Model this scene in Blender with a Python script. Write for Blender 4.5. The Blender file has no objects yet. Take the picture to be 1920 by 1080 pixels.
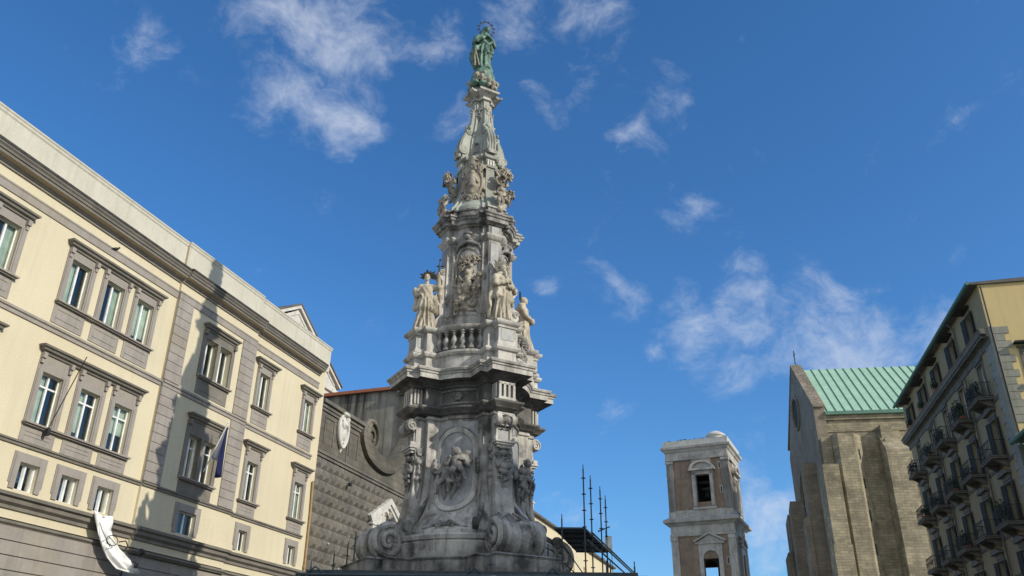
import bpy, bmesh, math, random
import numpy as np
from mathutils import Vector, Matrix
R = math.radians
sc = bpy.context.scene
# ------------------------------------------------------------ camera
cam_d = bpy.data.cameras.new('camera'); cam = bpy.data.objects.new('camera', cam_d)
sc.collection.objects.link(cam); sc.camera = cam
cam_d.sensor_width = 36.0; cam_d.lens = 36.0 * 1596.0 / 1920.0
cam_d.clip_start = 0.1; cam_d.clip_end = 5000
cam.matrix_world = Matrix.Translation((0, 0, 1.6)) @ Matrix.Rotation(R(90 + 26.3), 4, 'X') @ Matrix.Rotation(math.atan2(32, 3223), 4, 'Z')
# ------------------------------------------------------------ sun, sky
SUN_AZ, SUN_EL = 119.7, 27.5
sc.view_settings.view_transform = 'Standard'; sc.view_settings.look = 'None'
sc.view_settings.gamma = 1.0; sc.view_settings.exposure = 0.3
sun_d = bpy.data.lights.new('sun', 'SUN'); sun = bpy.data.objects.new('sun', sun_d); sc.collection.objects.link(sun)
sun_d.energy = 3.2; sun_d.angle = R(0.5); sun_d.color = (1.0, 0.915, 0.77)
to_sun = Vector((math.sin(R(SUN_AZ)) * math.cos(R(SUN_EL)), math.cos(R(SUN_AZ)) * math.cos(R(SUN_EL)), math.sin(R(SUN_EL))))
sun.rotation_euler = to_sun.to_track_quat('Z', 'Y').to_euler(); sun.location = (60, -40, 60)
w = bpy.data.worlds.new('World'); sc.world = w; w.use_nodes = True
wt = w.node_tree; wt.nodes.clear()
def N(t, ty, **kw):
    n = t.nodes.new(ty)
    for k, v in kw.items(): setattr(n, k, v)
    return n
def math_n(t, op, a, b=None, clamp=False):
    n = N(t, 'ShaderNodeMath', operation=op, use_clamp=clamp)
    for i, x in enumerate((a, b)):
        if x is None: continue
        if isinstance(x, (int, float)): n.inputs[i].default_value = x
        else: t.links.new(x, n.inputs[i])
    return n.outputs[0]
sky = N(wt, 'ShaderNodeTexSky', sky_type='NISHITA')
sky.sun_disc = False; sky.sun_elevation = R(SUN_EL); sky.sun_rotation = R(SUN_AZ)
sky.altitude = 50; sky.air_density = 1.0; sky.dust_density = 0.9; sky.ozone_density = 3.0
hsv = N(wt, 'ShaderNodeHueSaturation'); hsv.inputs['Saturation'].default_value = 1.1; hsv.inputs['Value'].default_value = 1.12
tint = N(wt, 'ShaderNodeVectorMath', operation='MULTIPLY'); tint.inputs[1].default_value = (.80, 1.05, 1.28)
wt.links.new(sky.outputs[0], tint.inputs[0]); wt.links.new(tint.outputs[0], hsv.inputs['Color'])
tc = N(wt, 'ShaderNodeTexCoord'); D = tc.outputs['Generated']
# clouds: patches of wispy noise laid on the sky sphere (x, y, z, radius, strength)
CL = [(-.225, .729, .647, .075, .9), (-.25, .748, .612, .055, 1.0), (-.165, .73, .668, .06, .8), (-.20, .765, .607, .06, .85),
      (-.372, .69, .621, .045, .62), (-.345, .71, .61, .03, .5), (.009, .723, .691, .05, .68), (.086, .716, .693, .05, .7), (-.09, .735, .67, .05, .6),
      (.166, .761, .627, .04, .62), (.028, .78, .625, .03, .62), (.094, .75, .654, .05, .62), (-.069, .79, .605, .035, .5),
      (.118, .892, .435, .035, .8), (.044, .901, .432, .02, .7), (.203, .89, .408, .045, .75), (.27, .878, .395, .055, .95), (.30, .88, .37, .05, .8), (.335, .865, .378, .06, 1.0), (.41, .85, .34, .05, .8),
      (.39, .85, .357, .045, .85), (.249, .906, .343, .05, .6), (.286, .915, .30, .05, .55), (.286, .943, .173, .07, .7), (.27, .935, .23, .05, .5), (.20, .83, .521, .03, .6),
      (.167, .911, .377, .022, .7), (.45, .832, .335, .04, .85), (.13, .80, .585, .03, .5), (.19, .9, .37, .03, .45), (.26, .85, .455, .04, .45), (.08, .83, .55, .025, .4), (.10, .975, .20, .05, .35)]
dn = N(wt, 'ShaderNodeTexNoise'); dn.inputs['Scale'].default_value = 7; dn.inputs['Detail'].default_value = 4
wt.links.new(D, dn.inputs['Vector'])
vs = N(wt, 'ShaderNodeVectorMath', operation='SUBTRACT'); wt.links.new(dn.outputs['Color'], vs.inputs[0]); vs.inputs[1].default_value = (.5, .5, .5)
vm = N(wt, 'ShaderNodeVectorMath', operation='SCALE'); wt.links.new(vs.outputs[0], vm.inputs[0]); vm.inputs['Scale'].default_value = .10
va = N(wt, 'ShaderNodeVectorMath', operation='ADD'); wt.links.new(D, va.inputs[0]); wt.links.new(vm.outputs[0], va.inputs[1])
mask = None
for x, y, z, r, s in CL:
    dist = N(wt, 'ShaderNodeVectorMath', operation='DISTANCE'); wt.links.new(va.outputs[0], dist.inputs[0]); dist.inputs[1].default_value = Vector((x, y, z)).normalized()
    mr = N(wt, 'ShaderNodeMapRange', interpolation_type='SMOOTHSTEP'); wt.links.new(dist.outputs['Value'], mr.inputs['Value'])
    mr.inputs['From Min'].default_value = 0; mr.inputs['From Max'].default_value = r * 1.8; mr.inputs['To Min'].default_value = s; mr.inputs['To Max'].default_value = 0
    mask = mr.outputs[0] if mask is None else math_n(wt, 'MAXIMUM', mask, mr.outputs[0])
mp = N(wt, 'ShaderNodeMapping'); mp.inputs['Rotation'].default_value = (0, R(-20), 0); mp.inputs['Scale'].default_value = (.9, 1.0, 1.2)
wt.links.new(va.outputs[0], mp.inputs['Vector'])
cn = N(wt, 'ShaderNodeTexNoise'); cn.inputs['Scale'].default_value = 14; cn.inputs['Detail'].default_value = 12; cn.inputs['Roughness'].default_value = .66; cn.inputs['Distortion'].default_value = .1
wt.links.new(mp.outputs[0], cn.inputs['Vector'])
cd = math_n(wt, 'ADD', math_n(wt, 'MULTIPLY', mask, .58), math_n(wt, 'MULTIPLY', math_n(wt, 'SUBTRACT', cn.outputs['Fac'], .59), 1.45))
cr = N(wt, 'ShaderNodeMapRange', interpolation_type='SMOOTHSTEP'); wt.links.new(cd, cr.inputs['Value'])
cr.inputs['From Min'].default_value = 0.0; cr.inputs['From Max'].default_value = .72; cr.inputs['To Max'].default_value = .72
mx = N(wt, 'ShaderNodeMix', data_type='RGBA'); wt.links.new(cr.outputs[0], mx.inputs['Factor']); wt.links.new(hsv.outputs[0], mx.inputs[6])
mx.inputs[7].default_value = (5.6, 6.1, 7.0, 1)
# unseen broken cloud added behind the camera, round the sun, to fill the shadows
sx = N(wt, 'ShaderNodeSeparateXYZ'); wt.links.new(D, sx.inputs[0])
bk = N(wt, 'ShaderNodeMapRange', interpolation_type='SMOOTHSTEP'); wt.links.new(math_n(wt, 'ADD', math_n(wt, 'MULTIPLY', sx.outputs[1], -1.0), math_n(wt, 'MULTIPLY', sx.outputs[0], .25)), bk.inputs['Value'])
bk.inputs['From Min'].default_value = .05; bk.inputs['From Max'].default_value = .5
n4 = N(wt, 'ShaderNodeTexNoise'); n4.inputs['Scale'].default_value = 2.6; n4.inputs['Detail'].default_value = 8; n4.inputs['Roughness'].default_value = .6; wt.links.new(D, n4.inputs['Vector'])
c4 = N(wt, 'ShaderNodeMapRange', interpolation_type='SMOOTHSTEP'); wt.links.new(n4.outputs['Fac'], c4.inputs['Value']); c4.inputs['From Min'].default_value = .40; c4.inputs['From Max'].default_value = .56
mx2 = N(wt, 'ShaderNodeMix', data_type='RGBA'); wt.links.new(math_n(wt, 'MULTIPLY', bk.outputs[0], c4.outputs[0]), mx2.inputs['Factor']); wt.links.new(mx.outputs[2], mx2.inputs[6]); mx2.inputs[7].default_value = (8.2, 8.0, 7.6, 1)
bgn = N(wt, 'ShaderNodeBackground'); bgn.inputs['Strength'].default_value = 0.1; wt.links.new(mx2.outputs[2], bgn.inputs['Color'])
wo = N(wt, 'ShaderNodeOutputWorld'); wt.links.new(bgn.outputs[0], wo.inputs['Surface'])

# ------------------------------------------------------------ materials
def ramp(t, fac, cols, pos=None):
    n = N(t, 'ShaderNodeValToRGB'); t.links.new(fac, n.inputs[0]); e = n.color_ramp.elements
    k = len(cols); pos = pos or [.3 + .4 * i / max(1, k - 1) for i in range(k)]
    while len(e) < k: e.new(.5)
    for i in range(k): e[i].position = pos[i]; e[i].color = (*cols[i], 1)
    return n.outputs[0]
def stone(name, cols, scale=1.0, streak=0.0, streak_col=(.05, .05, .045), fine=.25, bump=.15, rough=.75, patch=None, patch_amt=.5, metallic=0.0, ramp_pos=None, sscale=(2.2, 2.2, .16), bscale=18, smin=.5, smax=.70):
    m = bpy.data.materials.new(name); m.use_nodes = True; t = m.node_tree; t.nodes.clear()
    o = N(t, 'ShaderNodeOutputMaterial'); b = N(t, 'ShaderNodeBsdfPrincipled'); t.links.new(b.outputs[0], o.inputs[0])
    b.inputs['Roughness'].default_value = rough; b.inputs['Metallic'].default_value = metallic
    g = N(t, 'ShaderNodeTexCoord').outputs['Object']
    n1 = N(t, 'ShaderNodeTexNoise'); n1.inputs['Scale'].default_value = scale; n1.inputs['Detail'].default_value = 6; n1.inputs['Roughness'].default_value = .62; t.links.new(g, n1.inputs['Vector'])
    c = ramp(t, n1.outputs['Fac'], cols, ramp_pos)
    if patch:
        n3 = N(t, 'ShaderNodeTexNoise'); n3.inputs['Scale'].default_value = scale * .55; n3.inputs['Detail'].default_value = 3
        ofs = N(t, 'ShaderNodeMapping'); ofs.inputs['Location'].default_value = (7, 3, 5); t.links.new(g, ofs.inputs[0]); t.links.new(ofs.outputs[0], n3.inputs['Vector'])
        mr = N(t, 'ShaderNodeMapRange'); t.links.new(n3.outputs['Fac'], mr.inputs['Value']); mr.inputs['From Min'].default_value = .5; mr.inputs['From Max'].default_value = .62; mr.inputs['To Max'].default_value = patch_amt
        x = N(t, 'ShaderNodeMix', data_type='RGBA'); t.links.new(mr.outputs[0], x.inputs['Factor']); t.links.new(c, x.inputs[6]); x.inputs[7].default_value = (*patch, 1); c = x.outputs[2]
    if streak:
        mp = N(t, 'ShaderNodeMapping'); mp.inputs['Scale'].default_value = sscale; t.links.new(g, mp.inputs[0])
        n2 = N(t, 'ShaderNodeTexNoise'); n2.inputs['Scale'].default_value = 1.6; n2.inputs['Detail'].default_value = 5; n2.inputs['Roughness'].default_value = .65; t.links.new(mp.outputs[0], n2.inputs['Vector'])
        mr = N(t, 'ShaderNodeMapRange'); t.links.new(n2.outputs['Fac'], mr.inputs['Value']); mr.inputs['From Min'].default_value = smin; mr.inputs['From Max'].default_value = smax; mr.inputs['To Max'].default_value = streak
        x = N(t, 'ShaderNodeMix', data_type='RGBA'); t.links.new(mr.outputs[0], x.inputs['Factor']); t.links.new(c, x.inputs[6]); x.inputs[7].default_value = (*streak_col, 1); c = x.outputs[2]
    nf = N(t, 'ShaderNodeTexNoise'); nf.inputs['Scale'].default_value = bscale; nf.inputs['Detail'].default_value = 4; t.links.new(g, nf.inputs['Vector'])
    if fine:
        mr = N(t, 'ShaderNodeMapRange'); t.links.new(nf.outputs['Fac'], mr.inputs['Value']); mr.inputs['From Min'].default_value = .3; mr.inputs['From Max'].default_value = .7
        mr.inputs['To Min'].default_value = 1 - fine; mr.inputs['To Max'].default_value = 1 + fine * .5
        x = N(t, 'ShaderNodeVectorMath', operation='SCALE'); t.links.new(c, x.inputs[0]); t.links.new(mr.outputs[0], x.inputs['Scale']); c = x.outputs[0]
    t.links.new(c, b.inputs['Base Color'])
    if bump:
        bp = N(t, 'ShaderNodeBump'); bp.inputs['Strength'].default_value = bump; bp.inputs['Distance'].default_value = .05
        t.links.new(nf.outputs['Fac'], bp.inputs['Height']); t.links.new(bp.outputs[0], b.inputs['Normal'])
    return m
def blocks(name, cols, bw, bh, mortar, axis='XZ', gap=.02, bump=.5, streak=.0, streak_col=(.05, .05, .045), rough=.85, fine=.2, mixn=.5):
    m = bpy.data.materials.new(name); m.use_nodes = True; t = m.node_tree; t.nodes.clear()
    o = N(t, 'ShaderNodeOutputMaterial'); b = N(t, 'ShaderNodeBsdfPrincipled'); t.links.new(b.outputs[0], o.inputs[0]); b.inputs['Roughness'].default_value = rough
    g = N(t, 'ShaderNodeTexCoord').outputs['Object']
    s = N(t, 'ShaderNodeSeparateXYZ'); t.links.new(g, s.inputs[0]); cmb = N(t, 'ShaderNodeCombineXYZ')
    if axis == 'XZ': t.links.new(math_n(t, 'ADD', s.outputs[0], s.outputs[1]), cmb.inputs[0])
    else: t.links.new(s.outputs[1], cmb.inputs[0])
    t.links.new(s.outputs[2], cmb.inputs[1])
    br = N(t, 'ShaderNodeTexBrick'); t.links.new(cmb.outputs[0], br.inputs['Vector']); br.inputs['Scale'].default_value = 1
    br.inputs['Brick Width'].default_value = bw; br.inputs['Row Height'].default_value = bh; br.inputs['Mortar Size'].default_value = gap
    br.inputs['Color1'].default_value = (*cols[0], 1); br.inputs['Color2'].default_value = (*cols[1], 1); br.inputs['Mortar'].default_value = (*mortar, 1)
    c = br.outputs['Color']
    n1 = N(t, 'ShaderNodeTexNoise'); n1.inputs['Scale'].default_value = .35; n1.inputs['Detail'].default_value = 8; n1.inputs['Roughness'].default_value = .7; t.links.new(g, n1.inputs['Vector'])
    mr = N(t, 'ShaderNodeMapRange'); t.links.new(n1.outputs['Fac'], mr.inputs['Value']); mr.inputs['From Min'].default_value = .3; mr.inputs['From Max'].default_value = .7; mr.inputs['To Min'].default_value = 1 - mixn; mr.inputs['To Max'].default_value = 1 + mixn * .5
    x = N(t, 'ShaderNodeVectorMath', operation='SCALE'); t.links.new(c, x.inputs[0]); t.links.new(mr.outputs[0], x.inputs['Scale']); c = x.outputs[0]
    if streak:
        mp = N(t, 'ShaderNodeMapping'); mp.inputs['Scale'].default_value = (.8, .8, .07); t.links.new(g, mp.inputs[0])
        n2 = N(t, 'ShaderNodeTexNoise'); n2.inputs['Scale'].default_value = 1.3; n2.inputs['Detail'].default_value = 5; t.links.new(mp.outputs[0], n2.inputs['Vector'])
        mr = N(t, 'ShaderNodeMapRange'); t.links.new(n2.outputs['Fac'], mr.inputs['Value']); mr.inputs['From Min'].default_value = .48; mr.inputs['From Max'].default_value = .66; mr.inputs['To Max'].default_value = streak
        x = N(t, 'ShaderNodeMix', data_type='RGBA'); t.links.new(mr.outputs[0], x.inputs['Factor']); t.links.new(c, x.inputs[6]); x.inputs[7].default_value = (*streak_col, 1); c = x.outputs[2]
    t.links.new(c, b.inputs['Base Color'])
    bp = N(t, 'ShaderNodeBump'); bp.inputs['Strength'].default_value = bump; bp.inputs['Distance'].default_value = .03; bp.invert = True
    t.links.new(br.outputs['Fac'], bp.inputs['Height']); t.links.new(bp.outputs[0], b.inputs['Normal'])
    return m
def plain(name, col, rough=.5, metallic=0.0, spec=.5):
    m = bpy.data.materials.new(name); m.use_nodes = True; b = m.node_tree.nodes['Principled BSDF']
    t = m.node_tree; g = N(t, 'ShaderNodeTexCoord').outputs['Object']; n = N(t, 'ShaderNodeTexNoise'); n.inputs['Scale'].default_value = 2.5; n.inputs['Detail'].default_value = 4; t.links.new(g, n.inputs['Vector'])
    c = ramp(t, n.outputs['Fac'], [tuple(x * .82 for x in col), tuple(min(1, x * 1.12) for x in col)]); t.links.new(c, b.inputs['Base Color'])
    b.inputs['Roughness'].default_value = rough; b.inputs['Metallic'].default_value = metallic; b.inputs['Specular IOR Level'].default_value = spec
    return m
M = {}
M['marble'] = stone('weathered marble', [(0.072, 0.070, 0.067), (0.330, 0.322, 0.301), (0.517, 0.507, 0.475)], 1.1, .8, (.055, .05, .042), .16, .18, patch=(.62, .60, .54), patch_amt=.6, ramp_pos=[.36, .49, .66], smin=.46)
M['soot'] = stone('soot black marble', [(0.039, 0.038, 0.036), (0.132, 0.128, 0.120), (0.326, 0.320, 0.300)], 1.4, .6, (.03, .03, .028), .16, .18, ramp_pos=[.3, .55, .8])  # sooty frieze; also the shade under the cornice, put into the colour
M['marble_dark'] = stone('soot stained marble', [(0.054, 0.052, 0.047), (0.222, 0.215, 0.198), (0.402, 0.389, 0.361)], 1.2, .75, (.03, .03, .028), .16, .18, ramp_pos=[.36, .52, .70], smin=.46)
M['marble_pale'] = stone('pale marble', [(0.233, 0.224, 0.205), (0.466, 0.452, 0.419), (0.605, 0.596, 0.565)], 1.3, .6, (.08, .075, .06), .16, .18, smin=.47)
M['marble_blue'] = stone('grey blue marble panel', [(.170, .178, .187), (.281, .293, .302), (.408, .408, .399)], 1.6, .35, (.10, .10, .10), .12, .1, rough=.55)
M['marble_statue'] = stone('cream statue marble', [(.272, .232, .168), (.480, .432, .336), (.560, .520, .432)], 1.8, .5, (.10, .085, .06), .2, .2, ramp_pos=[.3, .5, .7], smin=.46)
M['marble_relief'] = stone('ochre stained relief marble', [(.141, .126, .096), (.340, .303, .237), (.474, .437, .355)], 2.2, .45, (.07, .06, .05), .25, .2, ramp_pos=[.3, .48, .7], smin=.46)
M['marble_relief_dark'] = stone('grey soot relief marble', [(0.077, 0.076, 0.073), (0.238, 0.230, 0.219), (0.377, 0.367, 0.347)], 2.2, .5, (.05, .045, .04), .25, .2, ramp_pos=[.3, .48, .7], smin=.46)
M['marble_green'] = stone('verdigris stained marble', [(.194, .209, .176), (.360, .367, .324), (.461, .446, .396)], 1.0, .5, (.28, .38, .31), .16, .18, patch=(.13, .13, .11), patch_amt=.5, smin=.46)
M['copper'] = stone('verdigris copper', [(0.017, 0.043, 0.034), (0.102, 0.208, 0.162), (0.255, 0.374, 0.306)], 3.2, .8, (.022, .055, .042), .3, .15, rough=.6, ramp_pos=[.3, .48, .7])
M['iron'] = stone('dark iron', [(.02, .02, .022), (.05, .05, .055)], 6, 0, fine=.1, bump=.05, rough=.55, metallic=.4)
M['scaf'] = stone('galvanised blue grey scaffold tube', [(.035, .06, .075), (.08, .115, .135)], 3, .3, (.03, .035, .04), .1, .05, rough=.45, metallic=.5)
M['deck'] = stone('dark scaffold decking', [(.03, .045, .055), (.07, .09, .10)], 2, 0, fine=.2, bump=.1)
M['cream'] = stone('cream plaster', [(.565, .51, .365), (.64, .58, .42)], .22, .2, (.40, .36, .28), .10, .12, rough=.9, patch=(.62, .53, .36), patch_amt=.6, sscale=(1.6, 1.6, .12), smin=.48)
M['parapet'] = stone('lime washed parapet', [(.465, .446, .372), (.577, .558, .474)], .5, .45, (.38, .35, .26), .08, .08, rough=.9, sscale=(2.5, 2.5, .2))
M['grey'] = stone('grey trim plaster', [(.252, .230, .207), (.342, .315, .288)], .8, .35, (.155, .14, .12), .1, .08, rough=.9, patch=(.33, .28, .19), patch_amt=.25)
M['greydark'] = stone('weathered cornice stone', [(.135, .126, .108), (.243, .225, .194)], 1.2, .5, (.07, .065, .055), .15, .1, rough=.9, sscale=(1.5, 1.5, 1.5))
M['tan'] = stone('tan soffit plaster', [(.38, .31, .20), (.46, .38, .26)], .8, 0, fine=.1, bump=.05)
M['white'] = plain('white painted sash', (.78, .80, .80), .45)
M['glass'] = plain('dark window glass', (.035, .05, .06), .04, 0.0, 1.0)
def window_glass():
    m = bpy.data.materials.new('window glass'); m.use_nodes = True; t = m.node_tree; t.nodes.clear(); o = N(t, 'ShaderNodeOutputMaterial')
    a = N(t, 'ShaderNodeBsdfTransparent'); a.inputs[0].default_value = (.78, .86, .84, 1); b = N(t, 'ShaderNodeBsdfGlossy'); b.inputs['Roughness'].default_value = .03; b.inputs['Color'].default_value = (.9, .95, .95, 1)
    f = N(t, 'ShaderNodeFresnel'); f.inputs['IOR'].default_value = 1.9; x = N(t, 'ShaderNodeMixShader'); t.links.new(f.outputs[0], x.inputs[0]); t.links.new(a.outputs[0], x.inputs[1]); t.links.new(b.outputs[0], x.inputs[2]); t.links.new(x.outputs[0], o.inputs[0]); return m
M['glass'] = window_glass()
M['room'] = plain('room wall', (.38, .38, .33), .9)
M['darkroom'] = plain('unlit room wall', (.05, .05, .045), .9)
M['sootline'] = stone('soot black moulding', [(.02, .018, .016), (.06, .055, .05)], 3, 0, fine=.2, bump=.1)  # near-black colour of the strip along the palazzo cornice top
M['curtain'] = plain('window blind behind glass', (.60, .64, .56), .5)
M['curtainw'] = plain('white roller blind', (.62, .66, .70), .4)
M['piperno'] = stone('dark lava stone', [(0.079, 0.075, 0.066), (0.138, 0.131, 0.115), (0.190, 0.180, 0.154)], .7, .35, (.05, .05, .045), .22, .3, rough=.92, patch=(.20, .18, .13), patch_amt=.4)
M['ashlar'] = blocks('lava stone ashlar', [(0.120, 0.111, 0.088), (0.163, 0.148, 0.116)], .9, .45, (.09, .085, .07), streak=.35)
M['stain'] = stone('stained rendered wall', [(0.145, 0.136, 0.119), (0.238, 0.225, 0.191), (0.323, 0.306, 0.255)], .35, .95, (.025, .026, .024), .15, .1, rough=.95, sscale=(.5, .5, .05), smin=.47, smax=.62, ramp_pos=[.35, .5, .65])
M['tiles'] = stone('red clay tiles', [(.27, .09, .045), (.42, .16, .08)], 3, 0, fine=.3, bump=.3)
M['whitemarble'] = stone('white marble', [(.450, .450, .414), (.666, .657, .612)], 1.5, .45, (.28, .28, .25), .2, .2)
M['lead'] = stone('grey roof sheet', [(.08, .075, .07), (.15, .14, .13)], 1, .2, fine=.1)
M['tufa'] = blocks('yellow tufa masonry', [(.27, .235, .16), (.40, .345, .23)], 1.1, .42, (.19, .165, .115), gap=.025, streak=.5, streak_col=(.17, .145, .10), mixn=.6)
M['tufa_dark'] = blocks('grey brown tufa masonry', [(.221, .187, .145), (.281, .238, .178)], 1.1, .42, (.17, .14, .10), gap=.015, streak=.4, streak_col=(.13, .11, .08), mixn=.4)
M['patina'] = stone('green patina copper roof', [(.28, .47, .35), (.35, .55, .42)], .5, .6, (.45, .60, .48), .05, .03, rough=.65, sscale=(.6, .6, .6))
M['patina_dark'] = stone('dark green copper', [(.07, .17, .13), (.12, .25, .19)], 1, 0, fine=.1)
M['brick'] = blocks('brown brick', [(0.221, 0.153, 0.105), (0.274, 0.195, 0.137)], .5, .16, (.38, .31, .24), gap=.02, streak=.3, streak_col=(.10, .075, .055), mixn=.4)
M['tower_stone'] = stone('grey tower marble', [(.296, .285, .261), (.468, .452, .413), (.546, .530, .491)], .6, .6, (.17, .16, .14), .15, .15, patch=(.20, .19, .17), patch_amt=.35)
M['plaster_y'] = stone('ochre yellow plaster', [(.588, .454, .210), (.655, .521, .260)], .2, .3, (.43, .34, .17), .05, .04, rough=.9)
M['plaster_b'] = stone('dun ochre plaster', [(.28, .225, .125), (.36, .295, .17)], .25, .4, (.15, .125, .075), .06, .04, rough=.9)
M['trim_g'] = stone('green grey trim stone', [(.24, .24, .20), (.34, .335, .28)], .8, .4, (.13, .13, .11), .1, .08, rough=.9)
M['trim_d'] = stone('dark balcony stone', [(.09, .085, .07), (.17, .16, .13)], 1.2, .4, (.06, .06, .05), .1, .08)
M['shutter'] = stone('dark shutter paint', [(.010, .016, .014), (.026, .036, .032)], 4, 0, fine=.1, bump=0, rough=.8)
M['leaf'] = stone('leaf green', [(.02, .035, .012), (.05, .085, .03)], 8, 0, fine=.2, bump=0, rough=.6)
M['paving'] = blocks('basalt paving', [(.26, .255, .24), (.34, .33, .31)], 1.2, .6, (.14, .14, .13), axis='XZ')
M['cloth_w'] = plain('white cloth', (.80, .81, .80), .9)
M['cloth_blue'] = plain('blue cloth', (.012, .018, .09), .9)
M['cloth_grey'] = plain('grey cloth', (.30, .31, .36), .9)
M['pipe'] = stone('copper downpipe', [(.30, .20, .09), (.42, .30, .15)], 3, 0, fine=.1, bump=.05)
M['bronze'] = stone('dark bronze', [(.03, .03, .025), (.07, .065, .05)], 3, 0, fine=.1, bump=.05, rough=.5, metallic=.6)

# ------------------------------------------------------------ mesh builder
class MB:
    def __init__(s): s.v = []; s.f = []; s.m = Matrix.Identity(4)
    def add(s, vs, fs, mat=None):
        o = len(s.v); m = s.m if mat is None else s.m @ mat
        s.v += [tuple(m @ Vector(p)) for p in vs]; s.f += [tuple(i + o for i in f) for f in fs]; return s
    def box(s, x0, x1, y0, y1, z0, z1):
        return s.add([(x0, y0, z0), (x1, y0, z0), (x1, y1, z0), (x0, y1, z0), (x0, y0, z1), (x1, y0, z1), (x1, y1, z1), (x0, y1, z1)],
                     [(0, 3, 2, 1), (4, 5, 6, 7), (0, 1, 5, 4), (1, 2, 6, 5), (2, 3, 7, 6), (3, 0, 4, 7)])
    def loft(s, loops, closed=True, cap0=False, cap1=False, mat=None):
        n = len(loops[0]); vs = [p for l in loops for p in l]; fs = []
        for j in range(len(loops) - 1):
            for i in range(n if closed else n - 1):
                a = j * n + i; b = j * n + (i + 1) % n; fs.append((a, b, b + n, a + n))
        if cap0: fs.append(tuple(range(n - 1, -1, -1)))
        if cap1: fs.append(tuple(range((len(loops) - 1) * n, len(loops) * n)))
        return s.add(vs, fs, mat)
    def prism(s, pts, d0, d1, axis='Y', mat=None):
        mk = {'Y': lambda a, b, d: (a, d, b), 'X': lambda a, b, d: (d, a, b), 'Z': lambda a, b, d: (a, b, d)}[axis]
        l0 = [mk(a, b, d0) for a, b in pts]; l1 = [mk(a, b, d1) for a, b in pts]
        return s.loft([l0, l1], True, True, True, mat)
    def lathe(s, prof, seg=16, mat=None):
        loops = [[(r * math.cos(2 * math.pi * i / seg), r * math.sin(2 * math.pi * i / seg), z) for i in range(seg)] for r, z in prof]
        return s.loft(loops, True, True, True, mat)
    def tube(s, pts, r, seg=8, cap=True):
        pts = [Vector(p) for p in pts]; loops = []; n = len(pts); up = None
        for i, p in enumerate(pts):
            d = (pts[min(i + 1, n - 1)] - pts[max(i - 1, 0)]).normalized()
            if up is None: up = d.orthogonal().normalized()
            up = (up - d * up.dot(d)).normalized(); q = d.cross(up); rr = r[i] if isinstance(r, (list, tuple)) else r
            loops.append([tuple(p + (up * math.cos(2 * math.pi * k / seg) + q * math.sin(2 * math.pi * k / seg)) * rr) for k in range(seg)])
        return s.loft(loops, True, cap, cap)
    def build(s, name, mat, parent=None, loc=(0, 0, 0), rz=0, smooth=None):
        me = bpy.data.meshes.new(name); me.from_pydata(s.v, [], s.f); me.validate()
        bm = bmesh.new(); bm.from_mesh(me); bmesh.ops.recalc_face_normals(bm, faces=bm.faces); bm.to_mesh(me); bm.free()
        me.materials.append(M[mat] if isinstance(mat, str) else mat)
        if smooth is not None: shade(me, smooth)
        o = bpy.data.objects.new(name, me); sc.collection.objects.link(o); o.location = loc; o.rotation_euler = (0, 0, rz)
        if parent: o.parent = parent
        return o
def shade(me, ang=40):
    me.polygons.foreach_set('use_smooth', [True] * len(me.polygons)); me.set_sharp_from_angle(angle=R(ang)); me.update()
def tag(o, label=None, cat=None, group=None, kind=None):
    if label: o['label'] = label
    if cat: o['category'] = cat
    if group: o['group'] = group
    if kind: o['kind'] = kind
    return o
def empty(name, loc, rz=0, label=None, cat=None, group=None):
    o = bpy.data.objects.new(name, None); sc.collection.objects.link(o); o.location = loc; o.rotation_euler = (0, 0, rz); o.empty_display_size = .2
    return tag(o, label, cat, group)
def dup(o, parent, loc=None, rz=None, scale=None):
    c = o.copy(); sc.collection.objects.link(c); c.parent = parent
    if loc is not None: c.location = loc
    if rz is not None: c.rotation_euler = (0, 0, rz)
    if scale is not None: c.scale = scale
    for ch in [x for x in o.children]: dup(ch, c)
    return c
def wall(mb, x0, x1, z0, z1, holes, y=0.0, depth=.35, T=None):
    """wall sheet at y with real openings (a0, a1, b0, b1) and reveals going depth behind it"""
    xs = sorted({x0, x1, *[h[0] for h in holes], *[h[1] for h in holes]}); zs = sorted({z0, z1, *[h[2] for h in holes], *[h[3] for h in holes]})
    xs = [v for v in xs if x0 <= v <= x1]; zs = [v for v in zs if z0 <= v <= z1]
    P = T or (lambda a, b, c: (a, b, c))
    for i in range(len(xs) - 1):
        for j in range(len(zs) - 1):
            cx = (xs[i] + xs[i + 1]) / 2; cz = (zs[j] + zs[j + 1]) / 2
            if any(h[0] < cx < h[1] and h[2] < cz < h[3] for h in holes): continue
            mb.add([P(xs[i], y, zs[j]), P(xs[i + 1], y, zs[j]), P(xs[i + 1], y, zs[j + 1]), P(xs[i], y, zs[j + 1])], [(0, 1, 2, 3)])
    for a0, a1, b0, b1 in holes:
        a = [P(a0, y, b0), P(a1, y, b0), P(a1, y, b1), P(a0, y, b1)]; b = [P(a0, y + depth, b0), P(a1, y + depth, b0), P(a1, y + depth, b1), P(a0, y + depth, b1)]
        mb.add(a + b, [(0, 1, 5, 4), (1, 2, 6, 5), (2, 3, 7, 6), (3, 0, 4, 7)])
def lookm(p, x, y, z=(0, 0, 1)):
    m = Matrix.Identity(4)
    for i, c in enumerate((x, y, z)):
        for j in range(3): m[j][i] = c[j]
    m.translation = Vector(p); return m

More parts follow.
